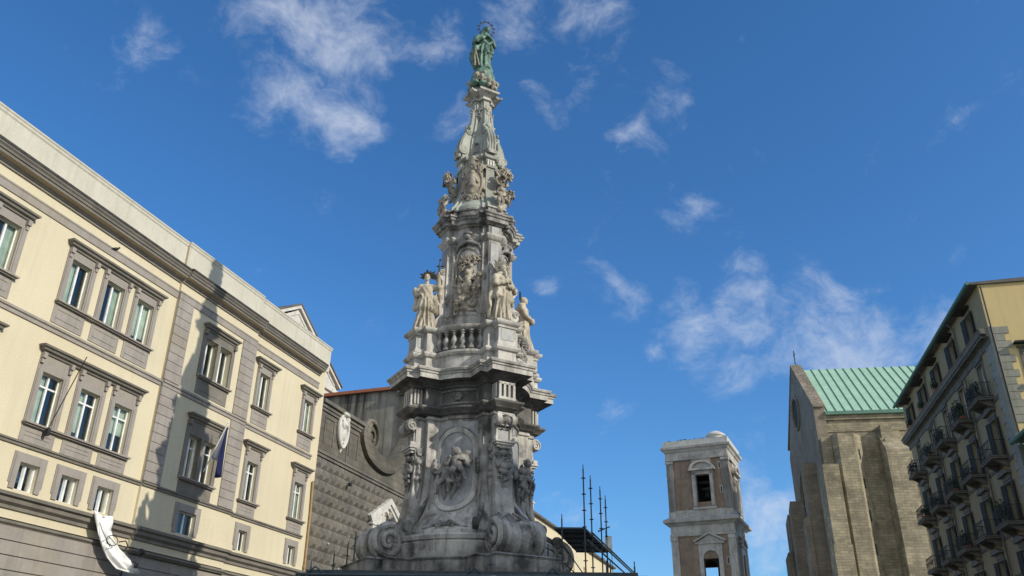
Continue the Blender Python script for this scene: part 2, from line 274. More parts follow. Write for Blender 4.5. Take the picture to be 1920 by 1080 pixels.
# ------------------------------------------------------------ carved forms: smooth union of solids, meshed with surface nets
def E_(c, r, rz=0, rx=0): return ('E', c, r, rz, rx)
def C_(a, b, ra, rb): return ('C', a, b, ra, rb)
def sdf_mesh(prims, cell=.03, k=.04, warp=None, clip=None):
    lo = np.array([1e9] * 3); hi = -lo
    for p in prims:
        if p[0] == 'E': c = np.array(p[1]); r = max(p[2]); lo = np.minimum(lo, c - r); hi = np.maximum(hi, c + r)
        else:
            for c, r in ((p[1], p[3]), (p[2], p[4])): c = np.array(c); lo = np.minimum(lo, c - r); hi = np.maximum(hi, c + r)
    mg = k + 3 * cell; lo -= mg; hi += mg
    n = np.ceil((hi - lo) / cell).astype(int) + 1
    ax = [lo[i] + cell * np.arange(n[i]) for i in range(3)]
    F = np.full(n, 10.0, dtype=np.float32)
    for p in prims:
        if p[0] == 'E': c = np.array(p[1]); r = max(p[2]); a0 = c - r; a1 = c + r
        else:
            A = np.array(p[1]); B = np.array(p[2]); r = max(p[3], p[4]); a0 = np.minimum(A, B) - r; a1 = np.maximum(A, B) + r
        i0 = np.maximum(((a0 - lo - mg) / cell).astype(int) - 1, 0); i1 = np.minimum(((a1 - lo + mg) / cell).astype(int) + 2, n)
        X, Y, Z = np.meshgrid(ax[0][i0[0]:i1[0]], ax[1][i0[1]:i1[1]], ax[2][i0[2]:i1[2]], indexing='ij')
        if p[0] == 'E':
            x = X - p[1][0]; y = Y - p[1][1]; z = Z - p[1][2]
            if p[4]: ca, sa = math.cos(p[4]), math.sin(p[4]); x, z = x * ca + z * sa, -x * sa + z * ca
            if p[3]: ca, sa = math.cos(p[3]), math.sin(p[3]); x, y = x * ca + y * sa, -x * sa + y * ca
            rx, ry, rz = p[2]; k0 = np.sqrt((x / rx) ** 2 + (y / ry) ** 2 + (z / rz) ** 2); k1 = np.sqrt((x / rx ** 2) ** 2 + (y / ry ** 2) ** 2 + (z / rz ** 2) ** 2) + 1e-6
            d = k0 * (k0 - 1) / k1
        else:
            ba = B - A; L = ba @ ba + 1e-9; h = np.clip(((X - A[0]) * ba[0] + (Y - A[1]) * ba[1] + (Z - A[2]) * ba[2]) / L, 0, 1)
            d = np.sqrt((X - A[0] - h * ba[0]) ** 2 + (Y - A[1] - h * ba[1]) ** 2 + (Z - A[2] - h * ba[2]) ** 2) - (p[3] + (p[4] - p[3]) * h)
        sl = F[i0[0]:i1[0], i0[1]:i1[1], i0[2]:i1[2]]
        h = np.maximum(k - np.abs(sl - d), 0) / k
        F[i0[0]:i1[0], i0[1]:i1[1], i0[2]:i1[2]] = np.minimum(sl, d) - h * h * k * .25
    if warp or clip:
        X, Y, Z = np.meshgrid(*ax, indexing='ij')
        if warp: F = F + warp(X, Y, Z)
        if clip: F = np.maximum(F, clip(X, Y, Z))
    F[0] = F[-1] = 1; F[:, 0] = F[:, -1] = 1; F[:, :, 0] = F[:, :, -1] = 1
    S = F < 0; nx, ny, nz = n - 1
    acc = np.zeros((nx, ny, nz, 3)); cnt = np.zeros((nx, ny, nz))
    for axis in range(3):
        for u in (0, 1):
            for v in (0, 1):
                o = [0, 0, 0]; oth = [i for i in range(3) if i != axis]; o[oth[0]] = u; o[oth[1]] = v
                sa = tuple(slice(o[i], o[i] + (nx, ny, nz)[i]) for i in range(3)); o2 = list(o); o2[axis] = 1
                sb = tuple(slice(o2[i], o2[i] + (nx, ny, nz)[i]) for i in range(3))
                fa, fb = F[sa], F[sb]; cr_ = S[sa] != S[sb]; tt = np.where(cr_, fa / (fa - fb + 1e-12), 0)
                for i in range(3): acc[..., i] += np.where(cr_, o[i] + (tt if i == axis else 0), 0)
                cnt += cr_
    act = cnt > 0; idx = np.full((nx, ny, nz), -1); idx[act] = np.arange(act.sum())
    base = np.argwhere(act); V = lo + cell * (base + acc[act] / cnt[act][:, None]); fs = []
    for axis in range(3):
        b, c = [(1, 2), (2, 0), (0, 1)][axis]
        s0 = [slice(1, -1)] * 3; s0[axis] = slice(0, -1); s1 = list(s0); s1[axis] = slice(1, None)
        A0, A1 = S[tuple(s0)], S[tuple(s1)]; ch = A0 != A1; ij = np.argwhere(ch); off = np.ones(3, int); off[axis] = 0; ij = ij + off
        inside = A0[ch]; db = np.zeros(3, int); db[b] = 1; dc = np.zeros(3, int); dc[c] = 1
        q = [idx[tuple((ij - x).T)] for x in (db * 0, db, db + dc, dc)]
        q = np.stack(q, 1); q[~inside] = q[~inside][:, ::-1]; fs.append(q[(q >= 0).all(1)])
    return V, np.concatenate(fs)
def carve(name, mat, prims, cell=.03, k=.04, warp=None, clip=None, parent=None, loc=(0, 0, 0), rz=0, post=None, scale=1):
    V, Q = sdf_mesh(prims, cell, k, warp, clip); V = V * scale
    if post is not None: V = post(V)
    me = bpy.data.meshes.new(name); me.from_pydata(V.tolist(), [], Q.tolist()); me.materials.append(M[mat]); shade(me, 60)
    o = bpy.data.objects.new(name, me); sc.collection.objects.link(o); o.location = loc; o.rotation_euler = (0, 0, rz)
    if parent: o.parent = parent
    return o

# ============================================================ the spire
GX, GY = -1.526, 33.0
ROOT_RZ = math.atan2(-GY, -GX) + R(26.4)
spire = empty('marble_spire', (GX, GY, 0), ROOT_RZ, 'tall ornate marble column of carved tiers with scrolls and cherubs, above the scaffold', 'monument')
def outline(p, d=0.0, nb=12):
    Rp, hw, Rs, hs, Rb = (a + d for a in p); pts = []
    hs = min(hs, Rb * .66)
    for k in range(4):
        a = k * math.pi / 2; e = (math.cos(a), math.sin(a)); t = (-e[1], e[0])
        def q(r, s): return (e[0] * r + t[0] * s, e[1] * r + t[1] * s)
        re = math.sqrt(max(Rb * Rb - hs * hs, .01)); th = math.asin(min(.99, hs / Rb))
        Rs_ = max(Rs, re + .01); Rp_ = max(Rp, Rs_ + .01)
        pts += [q(Rs_, -hs), q(Rs_, -hw), q(Rp_, -hw), q(Rp_, hw), q(Rs_, hw), q(Rs_, hs)]
        a0 = a + th; a1 = a + math.pi / 2 - th
        pts += [(Rb * math.cos(a0 + (a1 - a0) * i / nb), Rb * math.sin(a0 + (a1 - a0) * i / nb)) for i in range(nb + 1)]
    return pts
def tier(name, mat, secs, cap0=False, cap1=False):
    loops = [[(x, y, z) for x, y in outline(p, d)] for z, p, d in secs]
    mb = MB(); mb.loft(loops, True, cap0, cap1)
    return mb.build(name, mat, spire, smooth=28)
P1 = (2.78, .37, 2.35, .64, 1.80); P1b = (2.85, .42, 2.5, .72, 2.15); P2 = (1.58, .28, 1.38, .46, 1.30); P3 = (1.03, .22, .88, .36, .86)
PB = (3.3, .75, 3.0, 1.1, 3.15)
tier('pedestal', 'marble_dark', [(0, (5.2, 1.8, 4.6, 2.3, 4.3), 0), (1.2, (5.2, 1.8, 4.6, 2.3, 4.3), 0), (1.3, (4.8, 1.5, 4.3, 2.0, 3.9), 0), (5.0, (4.7, 1.4, 4.2, 1.9, 3.8), 0), (5.2, (4.9, 1.6, 4.4, 2.1, 4.0), 0), (5.35, (4.9, 1.6, 4.4, 2.1, 4.0), 0), (5.36, (4.5, 1.25, 3.9, 1.7, 3.55), 0), (6.05, (4.45, 1.22, 3.9, 1.65, 3.5), 0), (6.12, (4.45, 1.22, 3.9, 1.65, 3.5), .06), (6.18, (4.4, 1.2, 3.8, 1.6, 3.45), 0), (6.19, PB, -.1)])
tier('base_moulding', 'marble', [(6.19, PB, -.02), (6.5, PB, .1), (6.7, PB, .12), (6.78, PB, .02), (6.8, PB, .1), (6.92, PB, .14), (7.0, PB, .05), (7.04, PB, -.12)])
def mixp(a, b, t): return tuple(x + (y - x) * t for x, y in zip(a, b))
PS = (2.56, .37, 2.2, .63, 1.80)
FL = (2.92, .50, 2.7, .9, 2.85)
secs = [(7.04, FL, .12), (7.16, FL, .12), (7.2, FL, 0)]
for i in range(1, 11):
    t = i / 10; secs.append((7.2 + 2.3 * t, mixp(FL, PS, 1 - (1 - t) ** 2.3), 0))
def rb_at(z):
    t = min(1, max(0, (z - 7.2) / 2.3)); return FL[4] + (P1[4] - FL[4]) * (1 - (1 - t) ** 2.3)
def rp_at(z):
    t = min(1, max(0, (z - 7.2) / 2.3)); return FL[0] + (PS[0] - FL[0]) * (1 - (1 - t) ** 2.3)
tier('shaft', 'marble', secs + [(11.45, PS, 0), (11.48, PS, .06), (11.56, PS, .06), (11.6, PS, .02)])
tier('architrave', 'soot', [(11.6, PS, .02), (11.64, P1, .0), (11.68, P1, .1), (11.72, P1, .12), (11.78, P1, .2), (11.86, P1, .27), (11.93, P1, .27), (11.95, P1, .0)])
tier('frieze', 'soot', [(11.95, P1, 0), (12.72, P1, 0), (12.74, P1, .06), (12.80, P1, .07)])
tier('cornice_soffit', 'soot', [(12.80, P1, .07), (12.85, P1, .14), (12.90, P1, .2), (12.92, P1, .42), (12.95, P1, .5)])  # underside darkened by colour to stand for its shade
tier('cornice', 'marble_pale', [(12.95, P1, .5), (13.14, P1, .5), (13.16, P1, .54), (13.22, P1, .55), (13.25, P1, .6), (13.33, P1, .63), (13.36, P1, .6), (13.42, P1, .1)])
tier('attic', 'marble_pale', [(13.42, P1b, -.02), (13.97, P1b, -.04), (13.99, P1b, .05), (14.07, P1b, .1), (14.14, P1b, .1), (14.2, P1b, 0), (14.24, P1b, -.5)], cap1=True)
# balustrade pedestals, balusters and rail
for k in range(4):
    mb = MB(); mb.box(1.3, 2.80, -.38, .38, 14.2, 15.04); mb.box(1.3, 2.86, -.44, .44, 14.2, 14.34); mb.box(1.3, 2.84, -.42, .42, 14.94, 15.04)
    for s in (-1, 1): mb.box(1.3, 2.45, s * .36, s * .66, 14.2, 15.04)
    ob = mb.build('balustrade_pedestal', 'marble_pale', spire, rz=k * math.pi / 2)
    mb = MB(); mb.box(2.79, 2.815, -.27, .27, 14.42, 14.88)
    for s in (-1, 1):
        mb.box(2.48, 2.72, s * .375, s * .395, 14.42, 14.88)
    mb.build('inlay_panel', 'marble_blue', ob)
bal = None
prof = [(.12, 0), (.12, .12), (.07, .14), (.06, .18), (.125, .28), (.135, .36), (.10, .46), (.055, .58), (.05, .62), (.09, .65), (.09, .68), (.06, .70), (.12, .73), (.12, .78)]
for k in range(4):
    for i in range(6):
        a = R(45 + 90 * k + (i - 2.5) * 9.6); p = (2.08 * math.cos(a), 2.08 * math.sin(a), 14.24)
        if bal is None: bal = MB().lathe(prof, 12).build('baluster', 'marble', spire, p, a, smooth=50)
        else: dup(bal, spire, p, a)
tier('balustrade_rail', 'marble_pale', [(15.02, P1b, -.2), (15.03, P1b, .0), (15.08, P1b, .08), (15.14, P1b, .12), (15.21, P1b, .13), (15.24, P1b, .08), (15.25, P1b, -.6)], cap0=True, cap1=True)
tier('drum', 'marble', [(14.2, P2, .02), (15.26, P2, .24), (15.5, P2, .24), (15.55, P2, .17), (15.62, P2, .17), (15.66, P2, .08), (15.95, P2, .08), (16.0, P2, .12), (16.06, P2, .0), (19.45, P2, 0), (19.48, P2, .05), (19.55, P2, .10), (19.64, P2, .15), (19.70, P2, .15), (19.72, P2, .03), (20.15, P2, .03), (20.17, P2, .1), (20.22, P2, .12)])
tier('drum_cornice', 'marble', [(20.22, P2, .12), (20.26, P2, .24), (20.42, P2, .27), (20.44, P2, .32), (20.52, P2, .34), (20.56, P2, .39), (20.64, P2, .40), (20.66, P2, .36), (20.68, P2, .12), (20.95, P2, .12), (20.98, P2, .18), (21.06, P2, .18), (21.1, P2, .05), (21.12, P2, -.3)], cap1=True)
F3 = (1.50, .34, 1.36, .52, 1.36); secs = [(21.1, F3, .02), (21.3, F3, .0)]
for i in range(1, 9):
    t = i / 8; secs.append((21.3 + 1.2 * t, mixp(F3, P3, 1 - (1 - t) ** 2), 0))
tier('upper_drum', 'marble_green', secs + [(23.5, P3, -.02), (23.52, P3, .04), (23.6, P3, .04), (23.62, P3, -.02), (23.95, P3, 0), (24.0, P3, .08), (24.08, P3, .12), (24.16, P3, .12), (24.2, P3, .0)])
SP = [(24.2, 1.02, .24, .60), (24.5, 1.12, .25, .62), (24.9, 1.12, .25, .60), (25.3, 1.02, .22, .56), (25.65, .86, .19, .48), (26.0, .66, .17, .42), (26.3, .54, .15, .37), (26.7, .485, .145, .34), (27.1, .46, .14, .32), (27.5, .45, .14, .31), (27.7, .45, .15, .32)]
secs = [(z, (rp, hw, rb + .06, hw + .09, rb), 0) for z, rp, hw, rb in SP]
tier('needle', 'marble_green', secs)
CP = (.46, .16, .38, .25, .36)
tier('capital', 'marble_pale', [(27.7, CP, 0), (27.72, CP, .07), (27.78, CP, .08), (27.80, CP, .03), (27.9, CP, .06), (27.95, CP, .16), (28.02, CP, .28), (28.05, CP, .34), (28.14, CP, .37), (28.17, CP, .33), (28.2, CP, .1), (28.6, CP, .0)], cap1=True)

# ---- carved pieces. design space: x = to the right as seen from outside, y = inwards, z = up
def onto(Rr):      # bend a flat carving round a bay of radius Rr
    def f(V):
        a = V[:, 0] / Rr; r = Rr - V[:, 1]; return np.stack([r * np.cos(a), r * np.sin(a), V[:, 2]], 1)
    return f
def face(Rr):      # set a carving flat on a pier face at radius Rr
    return lambda V: np.stack([Rr - V[:, 1], V[:, 0], V[:, 2]], 1)
def mesh_post(o, f):
    me = o.data; n = len(me.vertices); a = np.empty(n * 3); me.vertices.foreach_get('co', a); V = f(a.reshape(-1, 3)); me.vertices.foreach_set('co', V.ravel()); me.update(); return o
def putto(c, s, rng, lean=0.0, arm=None, wing=True):
    x, y, z = c; P = lambda a, b, d: (x + s * (a + lean * d), y + s * b, z + s * d); o = []
    o += [E_(P(rng.uniform(-.04, .04), -.05, .90), (.115 * s, .12 * s, .13 * s)), C_(P(0, 0, .74), P(0, -.02, .84), .05 * s, .05 * s),
          C_(P(0, 0, .70), P(.01, -.02, .50), .12 * s, .135 * s), E_(P(.0, -.07, .55), (.11 * s, .09 * s, .11 * s))]
    o += [E_(P(.0 + q[0], q[1], .95 + q[2]), (.05 * s,) * 3) for q in [(-.08, 0, 0), (.08, 0, 0), (0, .05, .05), (-.05, -.06, .06), (.05, -.06, .05), (.1, .03, -.05), (-.1, .03, -.05)]]
    for sg in (-1, 1):
        kx = sg * (.08 + rng.uniform(0, .10)); ky = -.08 - rng.uniform(0, .14); kz = .26 + rng.uniform(-.03, .08)
        fx = kx + rng.uniform(-.08, .08); o += [C_(P(sg * .07, 0, .44), P(kx, ky, kz), .09 * s, .065 * s), C_(P(kx, ky, kz), P(fx, ky + .12, kz - .25), .06 * s, .035 * s), C_(P(fx, ky + .12, kz - .26), P(fx + sg * .02, ky + .04, kz - .29), .035 * s, .025 * s)]
        ex = sg * (.20 + rng.uniform(0, .06)); ez = .62 + rng.uniform(-.08, .2); hx = ex + rng.uniform(-.14, .10) * sg; hz = ez + rng.uniform(-.12, .22)
        o += [C_(P(sg * .12, 0, .72), P(ex, -.05, ez), .055 * s, .045 * s), C_(P(ex, -.05, ez), P(hx, -.14, hz), .042 * s, .03 * s), E_(P(hx, -.15, hz), (.035 * s,) * 3)]
        if wing: o += [E_(P(sg * .22, .10, .74), (.16 * s, .03 * s, .09 * s), 0, -sg * .6), E_(P(sg * .26, .10, .66), (.13 * s, .03 * s, .06 * s), 0, -sg * .2)]
    return o
def drape(c, L, s, rng, n=6):
    x, y, z = c; o = []
    for i in range(n):
        a = rng.uniform(-.6, .6); o.append(C_((x + rng.uniform(-.3, .3) * s, y + rng.uniform(-.05, .05), z + rng.uniform(-.1, .1)), (x + math.sin(a) * L, y, z - math.cos(a) * L), .05 * s, .02 * s))
    return o
def curl(c, r, rr, turns=1.6, flip=1, y1=0.0, n=18, a0=0.0):
    o = []; pts = []
    for i in range(n + 1):
        t = i / n; a = a0 + flip * turns * 2 * math.pi * t; q = r * (1 - .82 * t); pts.append((c[0] + q * math.cos(a), c[1] + y1 * t, c[2] + q * math.sin(a)))
    for i in range(n): o.append(C_(pts[i], pts[i + 1], rr * (1 - .5 * i / n), rr * (1 - .5 * (i + 1) / n)))
    return o
def leafy(c, wx, wz, n, rng, r=.06, dy=.1):
    o = []
    for i in range(n):
        a = rng.uniform(0, 2 * math.pi); q = math.sqrt(rng.random()); x = c[0] + wx * q * math.cos(a); z = c[2] + wz * q * math.sin(a); b = rng.uniform(0, math.pi)
        L = r * rng.uniform(1.2, 2.4); y = c[1] - rng.uniform(0, dy)
        o.append(C_((x - L * math.cos(b), y, z - L * math.sin(b)), (x + L * math.cos(b), y - r * .6, z + L * math.sin(b)), r * rng.uniform(.5, 1), r * .35))
    return o
rng = random.Random(4)
def copies(o, offs, name=None):
    base = o.rotation_euler[2]
    L = Vector(o.location)
    for a in offs: dup(o, spire, Matrix.Rotation(a, 3, 'Z') @ L, base + a)
Q4 = [math.pi / 2 * i for i in (1, 2, 3)]; B0 = R(-45)
# big scroll at the foot of each pier
def volute(r, hw, seg=40):
    mb = MB()
    prof = [(r * .80, -hw), (r * .97, -hw + .02), (r, -hw + .10), (r * .98, -hw * .62), (r * .86, -hw * .56), (r * .86, -hw * .5), (r * .95, -hw * .44), (r * .97, -hw * .2), (r * .90, -.08), (r * .86, 0), (r * .90, .08), (r * .97, hw * .2), (r * .95, hw * .44), (r * .86, hw * .5), (r * .86, hw * .56), (r * .98, hw * .62), (r, hw - .10), (r * .97, hw - .02), (r * .80, hw)]
    mb.lathe(prof, seg, Matrix.Rotation(R(-90), 4, 'X'))
    for sg in (-1, 1):
        pts = []; n = 64
        for i in range(n + 1):
            t = i / n; a = R(100) - t * 1.75 * 2 * math.pi; q = r * (.88 - .74 * t); pts.append((q * math.cos(a), sg * (hw + .0 + .10 * t), q * math.sin(a)))
        mb.tube(pts, [r * (.19 - .09 * i / n) for i in range(n + 1)], 8)
        mb.lathe([(r * .16, 0), (r * .13, .1), (0.01, .16)], 12, lookm((0, sg * hw, 0), (1, 0, 0), (0, 0, 1), (0, sg, 0)))
    return mb
v = volute(.68, .80).build('foot_scroll', 'marble', spire, (3.52, 0, 6.78), 0, smooth=40); copies(v, []) 
for k in (1, 2, 3):
    a = k * math.pi / 2; dup(v, spire, (3.52 * math.cos(a), 3.52 * math.sin(a), 6.78), a)
# back of the big scroll rising against the pier
mb = MB(); loops = []
for i in range(15):
    t = i / 14; x = 3.1 * (1 - t) ** 1.8 + 2.52 * (1 - (1 - t) ** 1.8); z = 7.15 + t * .95; hwv = .50 * (1 - t) + .30 * t; d = .26 * (1 - t) + .04
    loops.append([(x - .5, -hwv, z - .1), (x + d, -hwv, z), (x + d + .05, -hwv * .6, z), (x + d - .02, 0, z), (x + d + .05, hwv * .6, z), (x + d, hwv, z), (x - .5, hwv, z - .1)])
mb.loft(loops, False); o = mb.build('scroll_stem', 'marble_dark', spire, smooth=40); copies(o, Q4)
# leaf curls crowning each foot scroll
pr = []
for sg in (-1, 1):
    pr += curl((sg * .62, .05, .25), .26, .085, 1.3, -sg, -.12, a0=math.pi / 2)
    pr += [C_((sg * .6, .1, .5), (sg * .15, .3, .95), .11, .08), C_((sg * .35, -.15, .2), (sg * .45, -.1, .55), .09, .05)]
pr += leafy((0, -.05, .3), .35, .25, 14, rng, .08, .2)
o = carve('scroll_leaf', 'marble_dark', pr, .04, .06, parent=spire, post=lambda V: np.stack([3.42 - V[:, 1] * .8, V[:, 0] * .9, V[:, 2] * .6 + 7.16], 1)); copies(o, Q4)
# long ribs flanking each niche, sweeping out to the foot
for sg in (-1, 1):
    mb = MB(); pts = []
    for i in range(26):
        t = i / 25; z = 9.55 - 2.35 * t; rr = math.hypot(rb_at(z), 0) + .08 + .10 * math.sin(math.pi * t) + .35 * t ** 4; ang = sg * (R(27) + R(4) * math.sin(math.pi * t * 1.2) - R(2) * t)
        pts.append((rr * math.cos(ang), rr * math.sin(ang), z))
    mb.tube(pts, [.06 + .045 * math.sin(math.pi * min(1, i / 22)) + .02 for i in range(26)], 8)
    c0 = pts[0]; a = sg * R(27)
    for q, rq in ((0, .17), (.20, .14), (.36, .09)): mb.lathe([(.02, -.12), (rq, -.08), (rq * 1.1, 0), (rq, .08), (.02, .12)], 14, Matrix.Translation((c0[0] + .05, c0[1], c0[2] + q)) @ Matrix.Rotation(a, 4, 'Z') @ Matrix.Rotation(R(90), 4, 'X'))
    c1 = pts[-1]; mb.lathe([(.02, -.13), (.2, -.1), (.22, 0), (.2, .1), (.02, .13)], 14, Matrix.Translation((c1[0] + .08, c1[1], c1[2] + .08)) @ Matrix.Rotation(a, 4, 'Z') @ Matrix.Rotation(R(90), 4, 'X'))
    o = mb.build('niche_rib', 'marble_dark', spire, rz=B0, smooth=45); copies(o, Q4)
# oblong niche frame and its blue grey field
def bayP(t, z, d):
    r = rb_at(z) + d; a = t / r; return (r * math.cos(a), r * math.sin(a), z)
def stadium(w, z0, z1, n=16):
    pts = []
    for i in range(n + 1): a = math.pi * i / n; pts.append((w * math.cos(a), z1 - w + w * math.sin(a)))
    for i in range(9): pts.append((-w, z1 - w + (z0 + w - (z1 - w)) * (i + 1) / 10))
    for i in range(n + 1): a = math.pi + math.pi * i / n; pts.append((w * math.cos(a), z0 + w + w * math.sin(a)))
    for i in range(9): pts.append((w, z0 + w + (z1 - z0 - 2 * w) * (i + 1) / 10))
    return pts
A_, B_ = stadium(.84, 7.92, 11.12), stadium(.66, 8.10, 10.94)
mb = MB(); mb.loft([[bayP(t, z, -.03) for t, z in A_], [bayP(t, z, .07) for t, z in A_], [bayP(t, z, .09) for t, z in [((a[0] + b[0]) / 2, (a[1] + b[1]) / 2) for a, b in zip(A_, B_)]], [bayP(t, z, .07) for t, z in B_], [bayP(t, z, -.03) for t, z in B_]])
o = mb.build('niche_frame', 'marble_pale', spire, rz=B0, smooth=30); copies(o, Q4)
mb = MB(); C0 = [bayP(t * .0, z, .03) for t, z in B_]
mb.loft([[bayP(t * f, 9.52 + (z - 9.52) * f, .03) for t, z in B_] for f in (1, .8, .6, .4, .2, .01)]); o = mb.build('niche_field', 'marble_blue', spire, rz=B0, smooth=60); copies(o, Q4)
for sg in (-1, 1):
    pts = [(.16, 11.36), (.86, 11.36), (.86, 10.75)] + [(.90 * math.cos(a), 10.28 + .90 * math.sin(a)) for a in [R(33 + 8 * i) for i in range(7)]]
    mb = MB(); mb.loft([[bayP(sg * t, z, -.02) for t, z in pts], [bayP(sg * t, z, .035) for t, z in pts]], True, False, True); o = mb.build('spandrel_panel', 'marble_blue', spire, rz=B0); copies(o, Q4)
# plaque with a small shell below the niche
mb = MB(); pts = [(-.28, 7.85), (.28, 7.85), (.34, 7.7), (.62, 7.42), (.86, 7.28), (-.86, 7.28), (-.62, 7.42), (-.34, 7.7)]
mb.loft([[bayP(t, z, -.03) for t, z in pts], [bayP(t, z, .09) for t, z in pts]], True, False, True); o = mb.build('plaque', 'marble', spire, rz=B0); copies(o, Q4)
pr = curl((-.22, 0, 7.36), .14, .05, 1.4, 1) + curl((.22, 0, 7.36), .14, .05, 1.4, -1, a0=math.pi) + [E_((0, 0, 7.38), (.10, .08, .07)), C_((-.55, 0, 7.32), (-.25, 0, 7.42), .03, .05), C_((.55, 0, 7.32), (.25, 0, 7.42), .03, .05)]
o = carve('shell_ornament', 'marble_relief_dark', pr, .024, .018, parent=spire, rz=B0, post=onto(rb_at(7.36) + .08)); copies(o, Q4)
# pairs of cherubs hanging in the niches
for var, angs in ((0, (-45, 135)), (1, (45, 225))):
    rg = random.Random(12 + var); pr = putto((-.22, -.25, 8.62), 1.18, rg, .02) + putto((.20, -.30, 8.98), 1.22, rg, -.08)
    pr += drape((.0, -.2, 9.5), .7, 1.1, rg, 8) + [C_((-.35, -.2, 8.95), (-.30, -.1, 8.35), .10, .05), C_((.15, -.15, 9.1), (-.12, -.1, 8.3), .10, .04), C_((.30, -.2, 9.9), (.55, -.22, 9.55), .13, .06), E_((.48, -.1, 9.95), (.20, .06, .26), 0, .3), E_((-.42, -.1, 9.55), (.16, .06, .22), 0, -.3)]
    for i, a in enumerate(angs):
        o = carve('cherub_pair', 'marble_relief_dark', pr, .026, .022, parent=spire, rz=R(a), post=onto(1.9)) if i == 0 else dup(o, spire, (0, 0, 0), R(a))
def Z4(o): o.location = (-.22, 0, 0); copies(o, Q4)
# pier front: scrolled capital, framed tablet, ledge, festoons
mb = MB()
for sg in (-1, 1):
    mb.lathe([(.05, -.09), (.20, -.08), (.22, 0), (.20, .08), (.05, .09)], 20, lookm((2.96, sg * .30, 11.22), (1, 0, 0), (0, 0, -1), (0, 1, 0)))
    pts = [(2.96 + (.21 * (1 - .8 * i / 30)) * math.cos(1.6 - i / 30 * 10), sg * .40, 11.22 + (.21 * (1 - .8 * i / 30)) * math.sin(1.6 - i / 30 * 10)) for i in range(31)]
    mb.tube(pts, .03, 6)
mb.box(2.75, 2.98, -.30, .30, 11.02, 11.40); mb.box(2.75, 3.05, -.36, .36, 11.38, 11.50)
o = mb.build('scroll_capital', 'marble_pale', spire, smooth=40); Z4(o)
pr = [E_((0, -.02, 11.25), (.17, .14, .15)), E_((0, -.1, 11.38), (.12, .08, .06))] + [C_((a * .1, -.05, 11.2), (a * .28, .02, 10.98 + .04 * abs(a)), .06, .04) for a in (-1.5, -.8, 0, .8, 1.5)] + curl((-.26, 0, 11.2), .13, .05, 1.3, 1) + curl((.26, 0, 11.2), .13, .05, 1.3, -1, a0=math.pi)
o = carve('shell_mask', 'marble_relief_dark', pr, .028, .03, parent=spire, post=face(2.98)); Z4(o)
mb = MB()
for a in ((-.32, -.25, 10.42, 10.98), (.25, .32, 10.42, 10.98), (-.25, .25, 10.91, 10.98)): mb.box(2.75, 2.85, a[0], a[1], a[2], a[3])
mb.box(2.72, 2.98, -.37, .37, 10.30, 10.38); mb.box(2.72, 3.03, -.42, .42, 10.38, 10.44); mb.box(2.72, 2.92, -.30, .30, 10.20, 10.30)
for sg in (-1, 1): mb.box(2.8, 3.0, sg * .36, sg * .42, 10.44, 10.60)
o = mb.build('tablet_frame', 'marble_pale', spire); Z4(o)
mb = MB(); mb.box(2.72, 2.80, -.25, .25, 10.44, 10.91); o = mb.build('tablet', 'marble_blue', spire); Z4(o)
pr = [E_((0, -.06, 10.02), (.16, .12, .14)), E_((0, -.12, 10.16), (.22, .1, .05))] + curl((-.24, 0, 9.95), .12, .05, 1.2, 1) + curl((.24, 0, 9.95), .12, .05, 1.2, -1, a0=math.pi)
pr += [E_((x, -.10 + .03 * abs(x) * 8, z), (r_, r_, r_)) for x, z, r_ in [(-.2, 9.55, .13), (.2, 9.55, .13), (0, 9.5, .16), (-.1, 9.68, .11), (.12, 9.68, .11), (0, 9.3, .12), (-.14, 9.35, .08), (.14, 9.33, .08), (-.26, 9.62, .07), (.27, 9.63, .07)]]
pr += leafy((0, -.04, 9.72), .30, .10, 14, rng, .06, .08) + leafy((0, -.03, 9.12), .18, .14, 12, rng, .05, .08) + [C_((0, 0, 9.0), (0, 0, 8.72), .08, .03)]
o = carve('fruit_festoon', 'marble_relief_dark', pr, .022, .014, parent=spire, post=face(2.82)); Z4(o)
mb = MB(); mb.box(2.70, 2.83, -.26, .26, 7.9, 8.75); o = mb.build('pier_panel', 'marble_blue', spire); Z4(o)
# side scroll and tassel on the pier flanks
for sg in (-1, 1):
    pr = [E_((0, 0, z), (.10 + .04 * math.sin(z * 9), .12, .12)) for z in (9.0, 9.2, 9.45, 9.62, 9.85)] + curl((.05, 0, 10.2), .16, .06, 1.3, 1) + [C_((0, 0, 8.9), (0, 0, 8.5), .09, .03)]
    o = carve('hanging_garland', 'marble_relief_dark', pr, .035, .03, parent=spire, post=lambda V, sg=sg: np.stack([2.62 - V[:, 0], sg * (.40 - V[:, 1]), V[:, 2]], 1)); Z4(o)
# triglyph blocks on the frieze
for k in range(4):
    mb = MB(); x0 = 2.77
    for i in range(4): mb.box(x0, 2.86, -.34 + .197 * i, -.34 + .197 * i + .09, 12.10, 12.66)
    mb.box(x0, 2.86, -.34, .34, 12.60, 12.70); mb.box(x0, 2.88, -.36, .36, 12.0, 12.10)
    for sg in (-1, 1):
        for i in range(3): mb.box(2.42 + .13 * i, 2.48 + .13 * i, sg * .36, sg * .42, 12.10, 12.66)
    mb.build('triglyph', 'marble_pale', spire, rz=k * math.pi / 2)
mb = MB(); A_ = [(-.75, 12.12), (.75, 12.12), (.75, 12.62), (-.75, 12.62)]
def rect(w, z0, z1, n=8): return [(-w + 2 * w * i / n, z0) for i in range(n + 1)] + [(w - 2 * w * i / n, z1) for i in range(n + 1)]
def cyl(R_, t, z): return (R_ * math.cos(t / R_), R_ * math.sin(t / R_), z)
A_, B_ = rect(.80, 12.06, 12.66), rect(.72, 12.14, 12.58)
mb.loft([[cyl(1.79, *p) for p in A_], [cyl(1.85, *p) for p in A_], [cyl(1.85, *p) for p in B_], [cyl(1.79, *p) for p in B_]])
